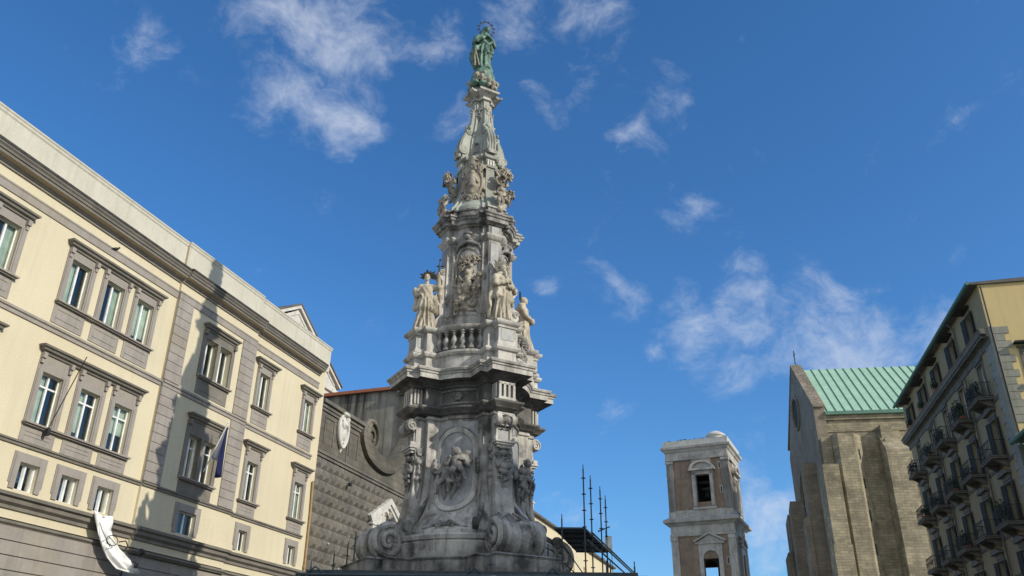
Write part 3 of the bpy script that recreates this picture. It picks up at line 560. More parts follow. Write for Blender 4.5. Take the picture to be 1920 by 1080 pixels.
o = mb.build('frieze_frame', 'marble_dark', spire, rz=B0); copies(o, Q4)
pr = [E_((0, -.05, 12.36), (.07, .07, .07))] + [E_((.11 * math.cos(a), -.02, 12.36 + .11 * math.sin(a)), (.07, .05, .07)) for a in [R(60 * i) for i in range(6)]]
o = carve('rosette', 'marble_relief_dark', pr, .022, .02, parent=spire, rz=B0, post=onto(1.84)); copies(o, Q4)
# middle drum: reliefs, hood mouldings, side scrolls, pilaster inlays
for var, angs in ((0, (-45, 135)), (1, (45, 225))):
    rg = random.Random(40 + var); pr = []
    for i, (x, z, s) in enumerate([(-.32, 16.75, 1.0), (.05, 17.0, 1.05), (.38, 16.9, 1.0), (-.15, 16.45, .8), (.3, 16.4, .7), (-.42, 16.3, .7), (.1, 17.55, .8)]):
        pr += putto((x, .06 - .05 * (i % 3), z), s, rg, rg.uniform(-.15, .15), wing=False) + [C_((x, .02, z + .1 * s), (x + .03, .0, z + .55 * s), .17 * s, .12 * s)]
    pr += drape((-.1, .0, 17.5), .8, 1, rg, 12) + drape((.3, .0, 17.3), .7, 1, rg, 8)
    pr += leafy((.12, .06, 18.6), .50, .20, 60, rg, .05, .10) + leafy((-.25, .07, 18.3), .3, .12, 20, rg, .045, .08) + leafy((-.45, .08, 16.6), .12, .5, 24, rg, .04, .08) + [E_((-.1, .05, 16.35), (.30, .12, .10)), E_((.25, .06, 16.25), (.2, .1, .08)), C_((-.05, .0, 16.45), (.3, .0, 16.5), .07, .07)]
    pr += [C_((-.55, -.02, 18.2), (-.1, -.05, 18.35), .05, .03), C_((-.5, 0, 18.2), (-.55, 0, 17.4), .05, .03)]
    for i, a in enumerate(angs):
        o = carve('relief_scene', 'marble_relief', pr, .024, .016, clip=lambda X, Y, Z: Y - .14, parent=spire, rz=R(a), post=onto(1.36)) if i == 0 else dup(o, spire, (0, 0, 0), R(a))
A_ = [(-.58, 16.12)] + [(.58, 16.12)] + [(.58 * math.cos(a), 18.62 + .58 * math.sin(a)) for a in [R(12 * i) for i in range(16)]]
B_ = [(-.51, 16.19)] + [(.51, 16.19)] + [(.51 * math.cos(a), 18.62 + .51 * math.sin(a)) for a in [R(12 * i) for i in range(16)]]
mb = MB(); mb.loft([[cyl(1.28, *p) for p in A_], [cyl(1.35, *p) for p in A_], [cyl(1.35, *p) for p in B_], [cyl(1.28, *p) for p in B_]]); o = mb.build('relief_frame', 'marble', spire, rz=B0); copies(o, Q4)
pr = curl((-.30, -.05, 19.42), .14, .055, 1.4, 1, -.05, a0=-1) + curl((.30, -.05, 19.42), .14, .055, 1.4, -1, -.05, a0=math.pi + 1)
pts = [(-.72, .06, 19.02), (-.55, 0, 19.12), (-.42, -.05, 19.28), (-.2, -.1, 19.36), (0, -.12, 19.40), (.2, -.1, 19.36), (.42, -.05, 19.28), (.55, 0, 19.12), (.72, .06, 19.02)]
pr += [C_(pts[i], pts[i + 1], .07, .07) for i in range(8)] + [E_((0, -.14, 19.62), (.13, .12, .12)), E_((0, -.12, 19.8), (.2, .1, .07))] + leafy((0, -.05, 19.62), .30, .14, 16, rng, .06, .08)
o = carve('hood_scroll', 'marble_relief_dark', pr, .024, .018, parent=spire, rz=B0, post=onto(1.33)); copies(o, Q4)
mb = MB(); mb.box(1.5, 1.60, -.19, .19, 18.3, 19.3); mb.box(1.5, 1.60, -.19, .19, 16.25, 18.1); mb.box(1.55, 1.625, -.17, .17, 19.76, 20.10); o = mb.build('pilaster_inlay', 'marble_blue', spire); copies(o, Q4)
# scroll buttresses standing behind the saints
mb = MB(); pts = [(1.5, 15.3), (2.05, 15.3), (2.0, 15.8), (1.78, 16.1), (1.82, 16.5), (1.98, 16.75), (1.95, 17.1), (1.75, 17.2), (1.72, 17.7), (1.9, 17.95), (1.86, 18.2), (1.66, 18.3), (1.5, 18.5)]
mb.loft([[(a, -.22, b) for a, b in pts], [(a, .22, b) for a, b in pts]], True, True, True)
for sg in (-1, 1):
    for cx, cz, rr in ((1.82, 16.92, .17), (1.76, 18.08, .13)):
        mb.tube([(cx + rr * (1 - .8 * i / 24) * math.cos(i * .42), sg * .24, cz + rr * (1 - .8 * i / 24) * math.sin(i * .42)) for i in range(25)], .03, 6)
o = mb.build('scroll_buttress', 'marble_pale', spire); copies(o, Q4)
# upper drum: cartouches, cherubs, flower scrolls
pr = []
for i in range(28):
    a = 2 * math.pi * i / 28; b = 2 * math.pi * (i + 1) / 28; pr.append(C_((.43 * math.cos(a), -.04, 22.65 + .72 * math.sin(a)), (.43 * math.cos(b), -.04, 22.65 + .72 * math.sin(b)), .06, .06))
pr += [E_((0, .0, 22.65), (.38, .10, .66)), E_((0, -.12, 23.12), (.12, .10, .14)), C_((0, -.08, 22.95), (0, -.10, 22.45), .13, .17), C_((-.1, -.1, 22.9), (-.26, -.12, 22.6), .06, .05), C_((.1, -.1, 22.9), (.24, -.12, 22.62), .06, .05), C_((0, -.08, 22.4), (-.05, -.08, 22.15), .14, .10)]
for sg in (-1, 1):
    pr += curl((sg * .36, -.06, 23.42), .17, .06, 1.5, sg, -.05) + curl((sg * .40, -.04, 22.0), .16, .055, 1.4, -sg, -.05) + curl((sg * .14, -.08, 21.82), .14, .05, 1.2, sg)
    pr += [C_((sg * .52, 0, 22.9), (sg * .50, -.04, 22.3), .05, .07), E_((sg * .25, -.08, 23.3), (.18, .05, .09), 0, -sg * .5)]
pr += [E_((0, -.10, 23.62), (.15, .12, .16)), E_((0, -.06, 23.82), (.24, .10, .06)), E_((0, -.06, 23.95), (.12, .1, .12))] + leafy((0, -.05, 23.5), .40, .14, 14, rng, .06, .08) + leafy((0, -.05, 21.85), .35, .12, 12, rng, .05, .06)
o = carve('coat_of_arms', 'marble_relief', pr, .022, .016, clip=lambda X, Y, Z: Y - .12, parent=spire, rz=B0, post=onto(1.0)); copies(o, Q4)
for var in (0, 1):
    rg = random.Random(70 + var); pr = putto((-.14, -.1, 21.1), .98, rg, .08) + putto((.22, .02, 21.35), .85, rg, -.1) + drape((0, 0, 21.7), .5, .9, rg, 6) + [C_((-.1, -.05, 21.0), (.2, 0, 21.3), .16, .14)]
    o = carve('cherub_group', 'marble_relief', pr, .024, .018, parent=spire, rz=var * math.pi / 2 + R(8), post=face(1.62)); dup(o, spire, (0, 0, 0), (var + 2) * math.pi / 2 + R(-12 if var else 0))
pr = []
for sg in (-1, 1): pr += curl((sg * .20, -.05, 22.75), .22, .07, 1.6, sg, -.08) + curl((sg * .12, -.22, 23.05), .12, .05, 1.3, -sg)
pr += leafy((0, -.12, 23.05), .30, .26, 34, rng, .07, .30) + [E_((rng.uniform(-.25, .25), -rng.uniform(.05, .4), rng.uniform(22.7, 23.3)), (.085,) * 3) for _ in range(12)] + [C_((0, .1, 22.3), (0, -.15, 22.9), .10, .16), C_((0, -.2, 23.2), (0, -.3, 23.42), .07, .03)]
o = carve('flower_scroll', 'marble_relief', pr, .022, .014, parent=spire, post=face(1.28)); o.rotation_euler[2] = R(20); dup(o, spire, (0, 0, 0), R(180 + 20)); dup(o, spire, (0, 0, 0), R(-98)); dup(o, spire, (0, 0, 0), R(90))
mb = MB()
for i in range(3): mb.box(1.0, 1.07, -.17 + .13 * i, -.09 + .13 * i, 23.62, 23.92)
o = mb.build('fluting', 'marble_pale', spire); copies(o, Q4)
# needle: S scrolls on the piers, inner recess panels, hanging ornaments
mb = MB()
for sg in (-.14, 0, .14):
    pts = [(np.interp(z, [a[0] for a in SP], [a[1] for a in SP]) + .03, sg * (1 if z < 25.6 else max(.5, 1 - (z - 25.6) * .35)), z) for z in np.linspace(24.55, 27.2, 26)]
    mb.tube([(1.12, sg, 24.35)] + pts, .06, 6)
for sg in (-1, 1):
    for cx, cz, rr in ((1.0, 24.62, .24), (.70, 25.75, .15)):
        mb.tube([(cx + rr * (1 - .8 * i / 28) * math.cos(-i * .42 + 1), sg * (.27 - .07 * (cz > 25)), cz + rr * (1 - .8 * i / 28) * math.sin(-i * .42 + 1)) for i in range(29)], .045, 6)
    mb.lathe([(.02, 0), (.20, .0), (.22, -.04), (.14, -.06)], 16, lookm((1.0, sg * .24, 24.62), (1, 0, 0), (0, 0, 1), (0, -sg, 0)))
o = mb.build('needle_scroll', 'marble_green', spire, smooth=50); copies(o, Q4)
pr = [E_((0, 0, 24.35), (.22, .1, .10)), E_((-.16, -.02, 24.3), (.1, .1, .09)), E_((.16, -.02, 24.3), (.1, .1, .09))] + [C_((x, .05, 24.42), (x, -.06, 24.22), .05, .05) for x in (-.18, -.09, 0, .09, .18)]
o = carve('leaf_collar', 'marble_pale', pr, .025, .02, parent=spire, post=face(1.18)); copies(o, Q4)
pr = leafy((0, -.02, 27.15), .09, .10, 8, rng, .05, .05) + leafy((0, -.02, 26.85), .07, .16, 12, rng, .04, .05) + [C_((0, 0, 27.3), (0, -.02, 26.5), .05, .02), E_((-.1, 0, 27.35), (.06, .05, .05)), E_((.1, 0, 27.35), (.06, .05, .05))]
o = carve('pendant', 'marble_relief_dark', pr, .02, .02, parent=spire, rz=B0, post=onto(.36)); copies(o, Q4)
o = carve('pendant', 'marble_relief', leafy((0, 0, 27.2), .12, .10, 9, rng, .05, .06) + leafy((0, 0, 26.9), .06, .12, 8, rng, .04, .05) + [E_((0, -.06, 27.05), (.06,) * 3)], .022, .02, parent=spire, post=face(.50)); copies(o, Q4)

pr = []
for sg in (-1, 1): pr += curl((sg * .20, 0, 25.98), .11, .045, 1.2, -sg) + [E_((sg * .12, -.05, 25.85), (.07, .06, .06))]
pr += [E_((0, -.05, 25.95), (.09, .07, .08)), C_((0, 0, 25.9), (0, -.06, 25.6), .07, .03)] + leafy((0, -.02, 26.1), .16, .10, 12, rng, .045, .06)
o = carve('leaf_knot', 'marble_green', pr, .022, .016, parent=spire, post=face(.74)); copies(o, Q4)
pr = [E_((0, 0, 24.75), (.16, .06, .2)), E_((0, -.05, 25.05), (.09, .07, .09))] + curl((-.2, 0, 24.55), .13, .045, 1.3, 1) + curl((.2, 0, 24.55), .13, .045, 1.3, -1, a0=math.pi) + leafy((0, -.02, 24.4), .35, .10, 16, rng, .045, .08)
o = carve('shell_crest', 'marble_relief_dark', pr, .024, .018, parent=spire, rz=B0, post=onto(.62)); copies(o, Q4)
# ---- globe with cherub heads, Madonna on top (things resting on the spire)
def world_of(ang, rad, z):
    a = ROOT_RZ + R(ang); return (GX + rad * math.cos(a), GY + rad * math.sin(a), z)
def radial_rz(ang): return ROOT_RZ + R(ang) + math.pi / 2     # design -y faces outwards
gl = empty('copper_globe', (GX, GY, 28.5), 0, 'green copper globe wreathed with pale cherub heads, between the capital and the crowned statue', 'globe')
mb = MB(); mb.lathe([(.60 * math.sin(R(9 * i)) + .001, .72 - .72 * math.cos(R(9 * i))) for i in range(21)], 32); g2 = mb.build('sphere', 'copper', gl, smooth=60)
rg = random.Random(9); pr = [E_((rg.uniform(-.08, .08) + .55 * math.cos(a), rg.uniform(-.05, .05) + .55 * math.sin(a), .12 + rg.uniform(0, .18)), (.20, .20, .15)) for a in [R(30 * i) for i in range(12)]]
carve('clouds', 'copper', pr, .045, .06, parent=gl)
for i, (a, z, r) in enumerate([(-75, .30, .68), (-30, .62, .60), (-5, .42, .64), (8, .75, .50), (25, .20, .72), (42, .08, .76), (75, .3, .68), (130, .3, .68), (190, .35, .66), (245, .25, .7)]):
    if i == 0:
        pr = [E_((0, 0, 0), (.125, .13, .15)), E_((0, .02, .10), (.12, .12, .08)), E_((-.05, -.1, .02), (.03, .03, .02)), E_((0, -.13, 0), (.025, .03, .035)), E_((.17, .06, -.08), (.14, .04, .08), 0, -.5), E_((-.17, .06, -.08), (.14, .04, .08), 0, .5), C_((0, 0, -.1), (0, .05, -.25), .08, .07)]
        h = carve('cherub_head', 'marble_relief', pr, .022, .025, parent=gl)
    else: h = dup(h, gl)
    aa = math.atan2(-GY, -GX) + R(a); h.location = (r * math.cos(aa), r * math.sin(aa), z + .06); h.rotation_euler = (0, 0, aa + math.pi / 2)
def folds(n, amp, z1, tw=1.5, cx=0, cy=0):
    def f(X, Y, Z):
        a = np.arctan2(Y - cy, X - cx); fade = np.clip((z1 - Z) / .35, 0, 1)
        return amp * fade * (np.sin(n * a + tw * np.sin(2.1 * Z) + 1.2 * np.sin(a * 3)) + .5 * np.sin(n * 1.7 * a - 2 * Z)) + amp * .45 * np.sin(14 * Z + 5 * X + 2 * np.sin(6 * X)) * np.clip((Z - .7) / .3, 0, 1) * np.clip((z1 + .45 - Z) / .2, 0, 1)
    return f
mad = empty('madonna_statue', (GX, GY, 29.80), radial_rz(-12), 'green copper woman in a mantle under a ring of stars, atop the monument', 'statue')
pr = [C_((0, 0, .12), (0, .02, 1.2), .36, .27), C_((-.12, -.1, .1), (-.08, -.16, 1.1), .20, .16), C_((.18, 0, .1), (.12, 0, 1.1), .22, .17), C_((0, 0, 1.2), (.02, -.02, 1.95), .27, .27),
      E_((.04, -.04, 1.75), (.34, .24, .42)), C_((-.30, .02, 2.15), (.32, .02, 2.1), .17, .16), C_((.02, 0, 2.25), (.06, -.05, 2.5), .13, .11), E_((.10, -.08, 2.68), (.165, .19, .22)), E_((.08, .06, 2.72), (.20, .18, .22)), C_((.0, .1, 2.6), (-.1, .14, 2.1), .18, .2),
      C_((-.36, 0, 2.1), (-.42, -.22, 1.75), .14, .12), C_((-.42, -.22, 1.75), (.02, -.36, 2.0), .12, .08), E_((.10, -.38, 2.05), (.07, .06, .09)), C_((.38, 0, 2.05), (.48, -.18, 1.65), .14, .11), C_((.48, -.18, 1.65), (.24, -.34, 1.98), .11, .07),
      C_((-.40, .12, 2.1), (-.50, .15, .75), .16, .15), C_((-.50, .12, .75), (-.36, .1, .1), .17, .12), C_((-.45, -.1, 1.3), (.3, -.28, 1.7), .10, .08), C_((-.42, -.18, 1.25), (.05, -.26, 1.1), .12, .12), C_((.05, -.26, 1.1), (.40, -.1, 1.25), .12, .1), C_((.42, .1, 1.9), (.40, .08, 1.15), .13, .1), C_((.3, -.2, 1.7), (.42, 0, 1.2), .09, .06),
      E_((.09, -.25, 2.66), (.03, .04, .05)), C_((-.5, -.05, .5), (-.55, -.1, 1.0), .08, .10), C_((-.08, -.2, .1), (-.1, -.32, .05), .08, .07), C_((.2, -.18, .1), (.22, -.3, .05), .08, .07)]
carve('body', 'copper', pr, .026, .035, folds(7, .06, 1.7), parent=mad)
mb = MB(); mb.tube([(-.52 + .02 * math.sin(i), -.28, 1.15 - .11 * i) for i in range(11)], [.03 + .002 * i for i in range(11)], 8); mb.tube([(-.30, -.34, .08), (-.52, -.30, 1.12)], .035, 8); mb.build('spear', 'marble_relief', mad)
halo = MB(); pts = [(.10 + .36 * math.cos(R(15 * i)), .05, 2.86 + .44 * math.sin(R(15 * i))) for i in range(25)]; halo.tube(pts, .02, 6, False)
for i in range(12):
    a = R(30 * i + 15); c = (.10 + .42 * math.cos(a), .05, 2.86 + .50 * math.sin(a))
    st = [(c[0] + (.075 if j % 2 == 0 else .03) * math.cos(R(36 * j) + a), c[2] + (.075 if j % 2 == 0 else .03) * math.sin(R(36 * j) + a)) for j in range(10)]
    halo.prism(st, .035, .065)
halo.build('star_ring', 'iron', mad)

# ---- saints on the balustrade
def saint_base(hh=0):
    o = [C_((0, .02, .10), (0, 0, 1.2), .33, .20), C_((-.13, -.08, .08), (-.09, -.12, .95), .17, .13), C_((.15, -.10, .08), (.09, -.10, .95), .16, .12), C_((.05, .12, .1), (0, .08, .9), .28, .2),
         C_((0, .02, 1.12), (0, 0, 1.68), .27, .21), E_((0, .02, .98), (.33, .27, .17)), C_((-.22, .01, 1.78), (.22, .01, 1.78), .125, .125), C_((0, 0, 1.8), (0, -.03, 2.02), .085, .075),
         E_((0, -.05, 2.16), (.105, .125, .155)), E_((0, .02, 2.19), (.118, .115, .14)), E_((0, -.175, 2.14), (.022, .03, .035)), E_((0, -.13, 2.05), (.055, .045, .05)), E_((-.04, -.155, 2.19), (.03, .02, .015)), E_((.04, -.155, 2.19), (.03, .02, .015)),
         C_((-.12, -.22, .05), (-.14, -.34, .04), .06, .045), C_((.16, -.20, .05), (.18, -.32, .04), .06, .045)]
    for a in range(9):                       # raised pleats running down the skirt
        q = R(-200 + a * 27); o.append(C_((.21 * math.cos(q), .19 * math.sin(q), 1.0), (.37 * math.cos(q + .12), .36 * math.sin(q + .12), .06), .02, .06))
    return o
slabp = MB().box(-.36, .36, -.36, .36, 0, .12)
def halo_leaves(parent, c, n=9, L=.30, spread=150, tilt=.12):
    mb = MB()
    for i in range(n):
        a = R(90 - spread / 2 + spread * i / (n - 1)); d = (math.cos(a), math.sin(a)); p = (-d[1], d[0]); l = L * (1 - .12 * (i % 2))
        pts = [(c[0] + d[0] * q * l + p[0] * s * .05 * l / .3, c[2] + d[1] * q * l + p[1] * s * .05 * l / .3) for q, s in ((.25, .5), (.6, 1.1), (1, 0), (.6, -1.1), (.25, -.5))]
        mb.prism(pts, c[1] - .012, c[1] + .012)
    mb.tube([(c[0] + .1 * math.cos(R(20 * i)), c[1], c[2] + .1 * math.sin(R(20 * i))) for i in range(10)], .015, 6)
    return mb.build('leaf_halo', 'bronze', parent)
def sharp(n, amp, z1):
    def f(X, Y, Z):
        a = np.arctan2(Y, X); fade = np.clip((z1 - Z) / .3, 0, 1); t = n * a + 1.4 * np.sin(1.7 * Z + 2 * a); up = np.clip((Z - 1.0) / .2, 0, 1) * np.clip((1.85 - Z) / .2, 0, 1)
        return amp * fade * (np.abs(np.sin(t)) * 1.3 - .7) * (1 - up * .5) + .024 * up * (np.abs(np.sin(9 * (Z + .7 * X) + 3 * np.sin(4 * X))) - .5)
    return f
def saint(ang, label, extra, wz, sc_=1.0, face_rz=0, seed=0, mat='marble_statue', amp=.05):
    s = empty('saint_statue', world_of(ang, 2.32, 15.25), radial_rz(ang) + face_rz, label, 'statue', 'saints on the balustrade')
    slabp.build('plinth', 'marble_pale', s)
    o = carve('robed_figure', mat, saint_base() + extra, .021, .018, sharp(6 + seed, amp, wz), parent=s, loc=(0, 0, .10)); o.scale = (sc_ * 1.10, sc_ * 1.10, sc_ * 1.12); return s
s1 = saint(0, 'cream marble friar with leaf halo and folded arms, nearest statue on the balustrade',
      [C_((-.30, 0, 1.75), (-.40, -.14, 1.42), .13, .12), C_((-.40, -.14, 1.42), (.05, -.32, 1.52), .11, .08), E_((.12, -.33, 1.52), (.07, .06, .06)), C_((.30, 0, 1.75), (.42, -.10, 1.44), .13, .12), C_((.42, -.10, 1.44), (.10, -.30, 1.36), .11, .08),
       C_((-.30, .12, 1.7), (-.44, .20, .75), .12, .10), C_((-.44, .20, .75), (-.42, .16, .2), .10, .08), C_((.16, .02, 1.6), (.30, -.02, .95), .20, .17), C_((-.12, .02, 1.5), (-.22, -.08, 1.0), .19, .15), C_((-.22, -.16, .98), (.34, -.12, .86), .10, .10), C_((.30, -.1, .9), (.46, -.04, .78), .10, .05), C_((.46, .15, 1.65), (.62, .1, 1.45), .14, .16), E_((0, .06, 1.92), (.24, .17, .13)), C_((0, -.2, 1.95), (.02, -.22, 1.75), .06, .04)], 1.5, 1.0, R(10), 0)
halo_leaves(s1, (0, .10, 2.58), 9, .46, 200)
s2 = saint(-90, 'cream marble saint raising a dark metal crucifix in one arm, leftmost statue on the balustrade',
      [C_((-.24, 0, 1.75), (-.38, .02, 1.42), .11, .10), C_((-.38, .02, 1.42), (-.20, -.26, 1.36), .09, .06), E_((-.42, .06, 1.60), (.12, .13, .20)), C_((-.34, .08, 1.5), (-.40, .1, .9), .10, .08),
       C_((.28, 0, 1.75), (.46, -.08, 1.72), .13, .12), C_((.46, -.08, 1.72), (.44, -.16, 2.22), .10, .06), E_((.44, -.17, 2.30), (.05, .05, .07)), C_((.50, -.02, 1.72), (.52, .05, 1.2), .14, .06), C_((0, .0, 1.6), (0, 0, .95), .25, .32), C_((-.2, -.12, .9), (.25, -.12, .82), .14, .14), C_((.30, 0, 1.3), (.38, .05, .8), .15, .12)], 1.5, 1.0, R(62), 1)
halo_leaves(s2, (.04, .12, 2.58), 8, .44, 170)
mb = MB(); mb = MB(); mb.m = Matrix.Translation((.04, -.02, .32)); mb.tube([(.44, -.18, 2.1), (.47, -.18, 2.95)], .025, 8); mb.tube([(.32, -.18, 2.66), (.62, -.18, 2.68)], .022, 8); mb.tube([(.46, -.21, 2.42), (.46, -.22, 2.70)], [.035, .05], 8); mb.tube([(.47, -.18, 2.95), (.50, -.16, 3.05)], [.05, .01], 8); mb.build('crucifix', 'bronze', s2)
s3 = saint(90, 'slim cream marble saint in profile with leaf halo, at the balustrade right edge',
      [C_((-.26, 0, 1.72), (-.34, -.16, 1.40), .11, .10), C_((-.34, -.16, 1.40), (-.05, -.34, 1.28), .09, .07), C_((.26, 0, 1.72), (.36, -.14, 1.40), .11, .10), C_((.36, -.14, 1.40), (.08, -.34, 1.22), .09, .07), E_((.0, -.38, 1.25), (.10, .08, .14)), C_((0, .06, 1.7), (0, .16, .7), .26, .30), C_((0, .16, .7), (0, .1, .15), .30, .30), E_((0, .06, 1.94), (.2, .17, .13)), C_((.3, -.15, 1.3), (.34, -.12, .9), .08, .05)], 1.45, 1.02, R(-38), 0, amp=.042)
halo_leaves(s3, (0, .12, 2.60), 9, .44, 180)
s4 = saint(180, 'marble saint hidden behind the drum, at the rear of the balustrade',
      [C_((-.26, 0, 1.72), (-.34, -.16, 1.40), .11, .10), C_((.26, 0, 1.72), (.36, -.14, 1.40), .11, .10), C_((0, .06, 1.7), (0, .16, .7), .26, .30)], 1.45, 1.0, 0, 0)

# ============================================================ left building (school palazzo); local x along the facade, y into it
LP = (-12.205, 53.523, 0.0); LRZ = R(90 - 18.3)
pal = empty('cream_palazzo', LP, LRZ, 'long cream plaster palazzo with grey window surrounds and a flag, left of the monument', 'building')
# window table: (centre, z0, z1, half width)
ROWT = (16.85, 18.95); ROWM = (11.60, 13.75); ROWZ = (9.0, 10.05)
tri = [-21.4, -19.28, -17.25]; tri2 = [-31.6, -29.5, -27.4, -25.3]
def holes_for(cs, hw, mezz=.48): return [(c - hw, c + hw, *ROWT) for c in cs] + [(c - hw, c + hw, *ROWM) for c in cs] + [(c - mezz, c + mezz, *ROWZ) for c in cs]
mb = MB(); wall(mb, -34, -15.25, 7.9, 23.15, holes_for(tri + tri2, .55)); wall(mb, -8.35, -.25, 7.9, 23.15, holes_for([-6.95, -2.0], .50, .38))
T_ = [(-12.72, -11.72), (-11.48, -10.48)]; dh = [(a, b, *ROWT) for a, b in T_] + [(a, b, *ROWM) for a, b in T_] + [(-12.45, -11.15, *ROWZ)]
wall(mb, -15.25, -8.35, 7.9, 23.15, dh, y=-.14, depth=.45)
mb.add([(-15.25, -.14, 7.9), (-15.25, 0, 7.9), (-15.25, 0, 23.15), (-15.25, -.14, 23.15), (-8.35, -.14, 7.9), (-8.35, 0, 7.9), (-8.35, 0, 23.15), (-8.35, -.14, 23.15)], [(0, 1, 2, 3), (4, 5, 6, 7)])
mb.add([(-.25, 0, 0), (-.25, 15, 0), (-.25, 15, 23.15), (-.25, 0, 23.15), (-34, 0, 0), (-34, 15, 0), (-34, 15, 23.15), (-34, 0, 23.15)], [(0, 1, 2, 3), (4, 5, 6, 7), (1, 2, 6, 5), (3, 2, 6, 7)])
mb.build('wall', 'cream', pal)
mb = MB()
for i in range(15):                                                    # rusticated ground floor, course by course
    z1 = 7.62 - i * .52; mb.box(-34, 0.02, -.12, .2, max(0, z1 - .48), z1)
mb.box(-34, 0, -.06, .2, 0, 7.6); mb.build('rusticated_base', 'grey', pal)
def run(name, mat, prof, segs=((-34.2, -15.25, 0), (-15.25, -8.35, -.14), (-8.35, .0, 0)), end=1, stop=None):
    """moulding: prof = [(projection, z)...] swept along the facade; steps with the projecting bay, mitred round the right-hand end"""
    mb = MB(); loops = []
    if stop: segs = [(a, min(b, stop), y) for a, b, y in segs]; end = 0
    for a, b, y in segs:
        for x in (a, b):
            last = (x == segs[-1][1]); loops.append([(x + (max(0, d) if last and end else (d * 0)), y - d, z) for d, z in prof])
    if end: loops.append([(segs[-1][1] + d, 6, z) for d, z in prof])
    mb.loft(loops, False)
    if stop: mb.add(loops[-1] + [(stop, .05, loops[-1][-1][2]), (stop, .05, loops[-1][0][2])], [tuple(range(len(prof) + 2))])
    return mb.build(name, mat, pal)
run('parapet_coping', 'parapet', [(-.3, 23.1), (.04, 23.1), (.07, 23.16), (.07, 23.24), (.11, 23.3), (.11, 23.36), (-.3, 23.38)])
run('parapet_face', 'parapet', [(.01, 21.6), (.03, 21.75), (.03, 23.1)])
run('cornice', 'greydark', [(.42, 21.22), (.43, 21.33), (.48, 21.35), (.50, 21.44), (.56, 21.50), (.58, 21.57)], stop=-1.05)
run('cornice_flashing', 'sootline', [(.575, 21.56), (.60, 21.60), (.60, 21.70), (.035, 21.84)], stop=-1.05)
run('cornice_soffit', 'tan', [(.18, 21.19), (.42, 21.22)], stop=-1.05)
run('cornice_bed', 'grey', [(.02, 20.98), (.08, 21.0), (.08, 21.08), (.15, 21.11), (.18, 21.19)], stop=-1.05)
run('frieze_band', 'grey', [(.0, 20.10), (.05, 20.12), (.05, 20.42), (.08, 20.46), (.08, 20.52), (.0, 20.53)], stop=-1.05)
run('string_course', 'grey', [(0, 15.44), (.06, 15.46), (.06, 15.60), (.12, 15.64), (.12, 15.74), (.0, 15.78)], stop=-1.05)
run('string_course', 'greydark', [(0, 10.60), (.07, 10.62), (.07, 10.70), (.13, 10.73), (.13, 10.80), (.0, 10.83)], stop=-1.05)
run('base_cornice', 'greydark', [(0, 8.22), (.08, 8.24), (.08, 8.36), (.22, 8.46), (.24, 8.60), (.36, 8.66), (.38, 8.78), (.0, 8.86)])
run('band_moulding', 'greydark', [(.10, 7.62), (.12, 7.66), (.20, 7.72), (.20, 7.80), (0, 7.86)])
for x0, x1 in ((-15.27, -14.12), (-9.62, -8.33)):                      # banded corner strips
    mb = MB(); n = 22
    for z0, z1 in ((10.85, 15.44), (15.80, 20.10)):
        k = round((z1 - z0) / .46); h = (z1 - z0) / k
        for i in range(k): mb.box(x0, x1, -.20, -.1, z0 + i * h + .014, z0 + (i + 1) * h - .014)
        mb.box(x0 + .01, x1 - .01, -.165, -.1, z0, z1)
    mb.build('banded_pilaster', 'grey', pal)
def sash(hw, h, trans=True, dbl=True, open_=False):
    """white casement window standing at its sill centre; returns frame mesh and pane mesh"""
    mb = MB(); t = .055; z1 = h; y0, y1 = .17, .24
    mb.box(-hw, -hw + t, y0, y1, 0, z1); mb.box(hw - t, hw, y0, y1, 0, z1); mb.box(-hw + t, hw - t, y0, y1, 0, t); mb.box(-hw + t, hw - t, y0, y1, z1 - t, z1)
    if dbl: mb.box(-.045, .045, y0 - .02, y1, t, z1 - t)
    if trans: mb.box(-hw + t, hw - t, y0 - .015, y1 - .003, h - .57, h - .50)
    p = MB(); p.add([(-hw + t, .21, t), (hw - t, .21, t), (hw - t, .21, z1 - t), (-hw + t, .21, z1 - t)], [(0, 1, 2, 3)])
    return mb, p
def stone_frame(hw, h, lint=.45, fw=.30, console=True, apron=1.0, mezz=False, gap=None):
    mb = MB(); y = -.055
    if mezz:
        mb.box(-hw - .26, -hw, y, .02, 0, h + .22); mb.box(hw, hw + .26, y, .02, 0, h + .22); mb.box(-hw, hw, y, .02, h, h + .22)
        mb.box(-hw - .34, -hw - .26, y + .02, .02, .22, h + .36); mb.box(hw + .26, hw + .34, y + .02, .02, .22, h + .36); mb.box(-hw - .26, hw + .26, y + .02, .02, h + .22, h + .36)
        return mb
    mb.box(-hw - fw, -hw, y, .02, 0, h + .12); mb.box(hw, hw + fw, y, .02, 0, h + .12); mb.box(-hw, hw, y, .02, h, h + .12)
    mb.box(-hw - fw + .05, -hw - .07, y - .03, y, 0, h + .05); mb.box(hw + .07, hw + fw - .05, y - .03, y, 0, h + .05)
    mb.box(-hw - fw, hw + fw, y + .015, .02, h + .12, h + .12 + lint)
    if console:
        for s in (-1, 1):
            c = s * (hw + fw - .10); mb.box(c - .09, c + .09, -.20, y, h + lint - .12, h + .12 + lint); mb.box(c - .07, c + .07, -.13, y, h + lint - .32, h + lint - .12)
    if apron:
        mb.box(-hw - fw, hw + fw, -.035, .02, -apron, -.13)
        for z0, z1 in ((-apron + .24, -apron + .28), (-.36, -.32)): mb.box(-hw - .1, hw + .1, -.055, -.035, z0, z1)
    return mb
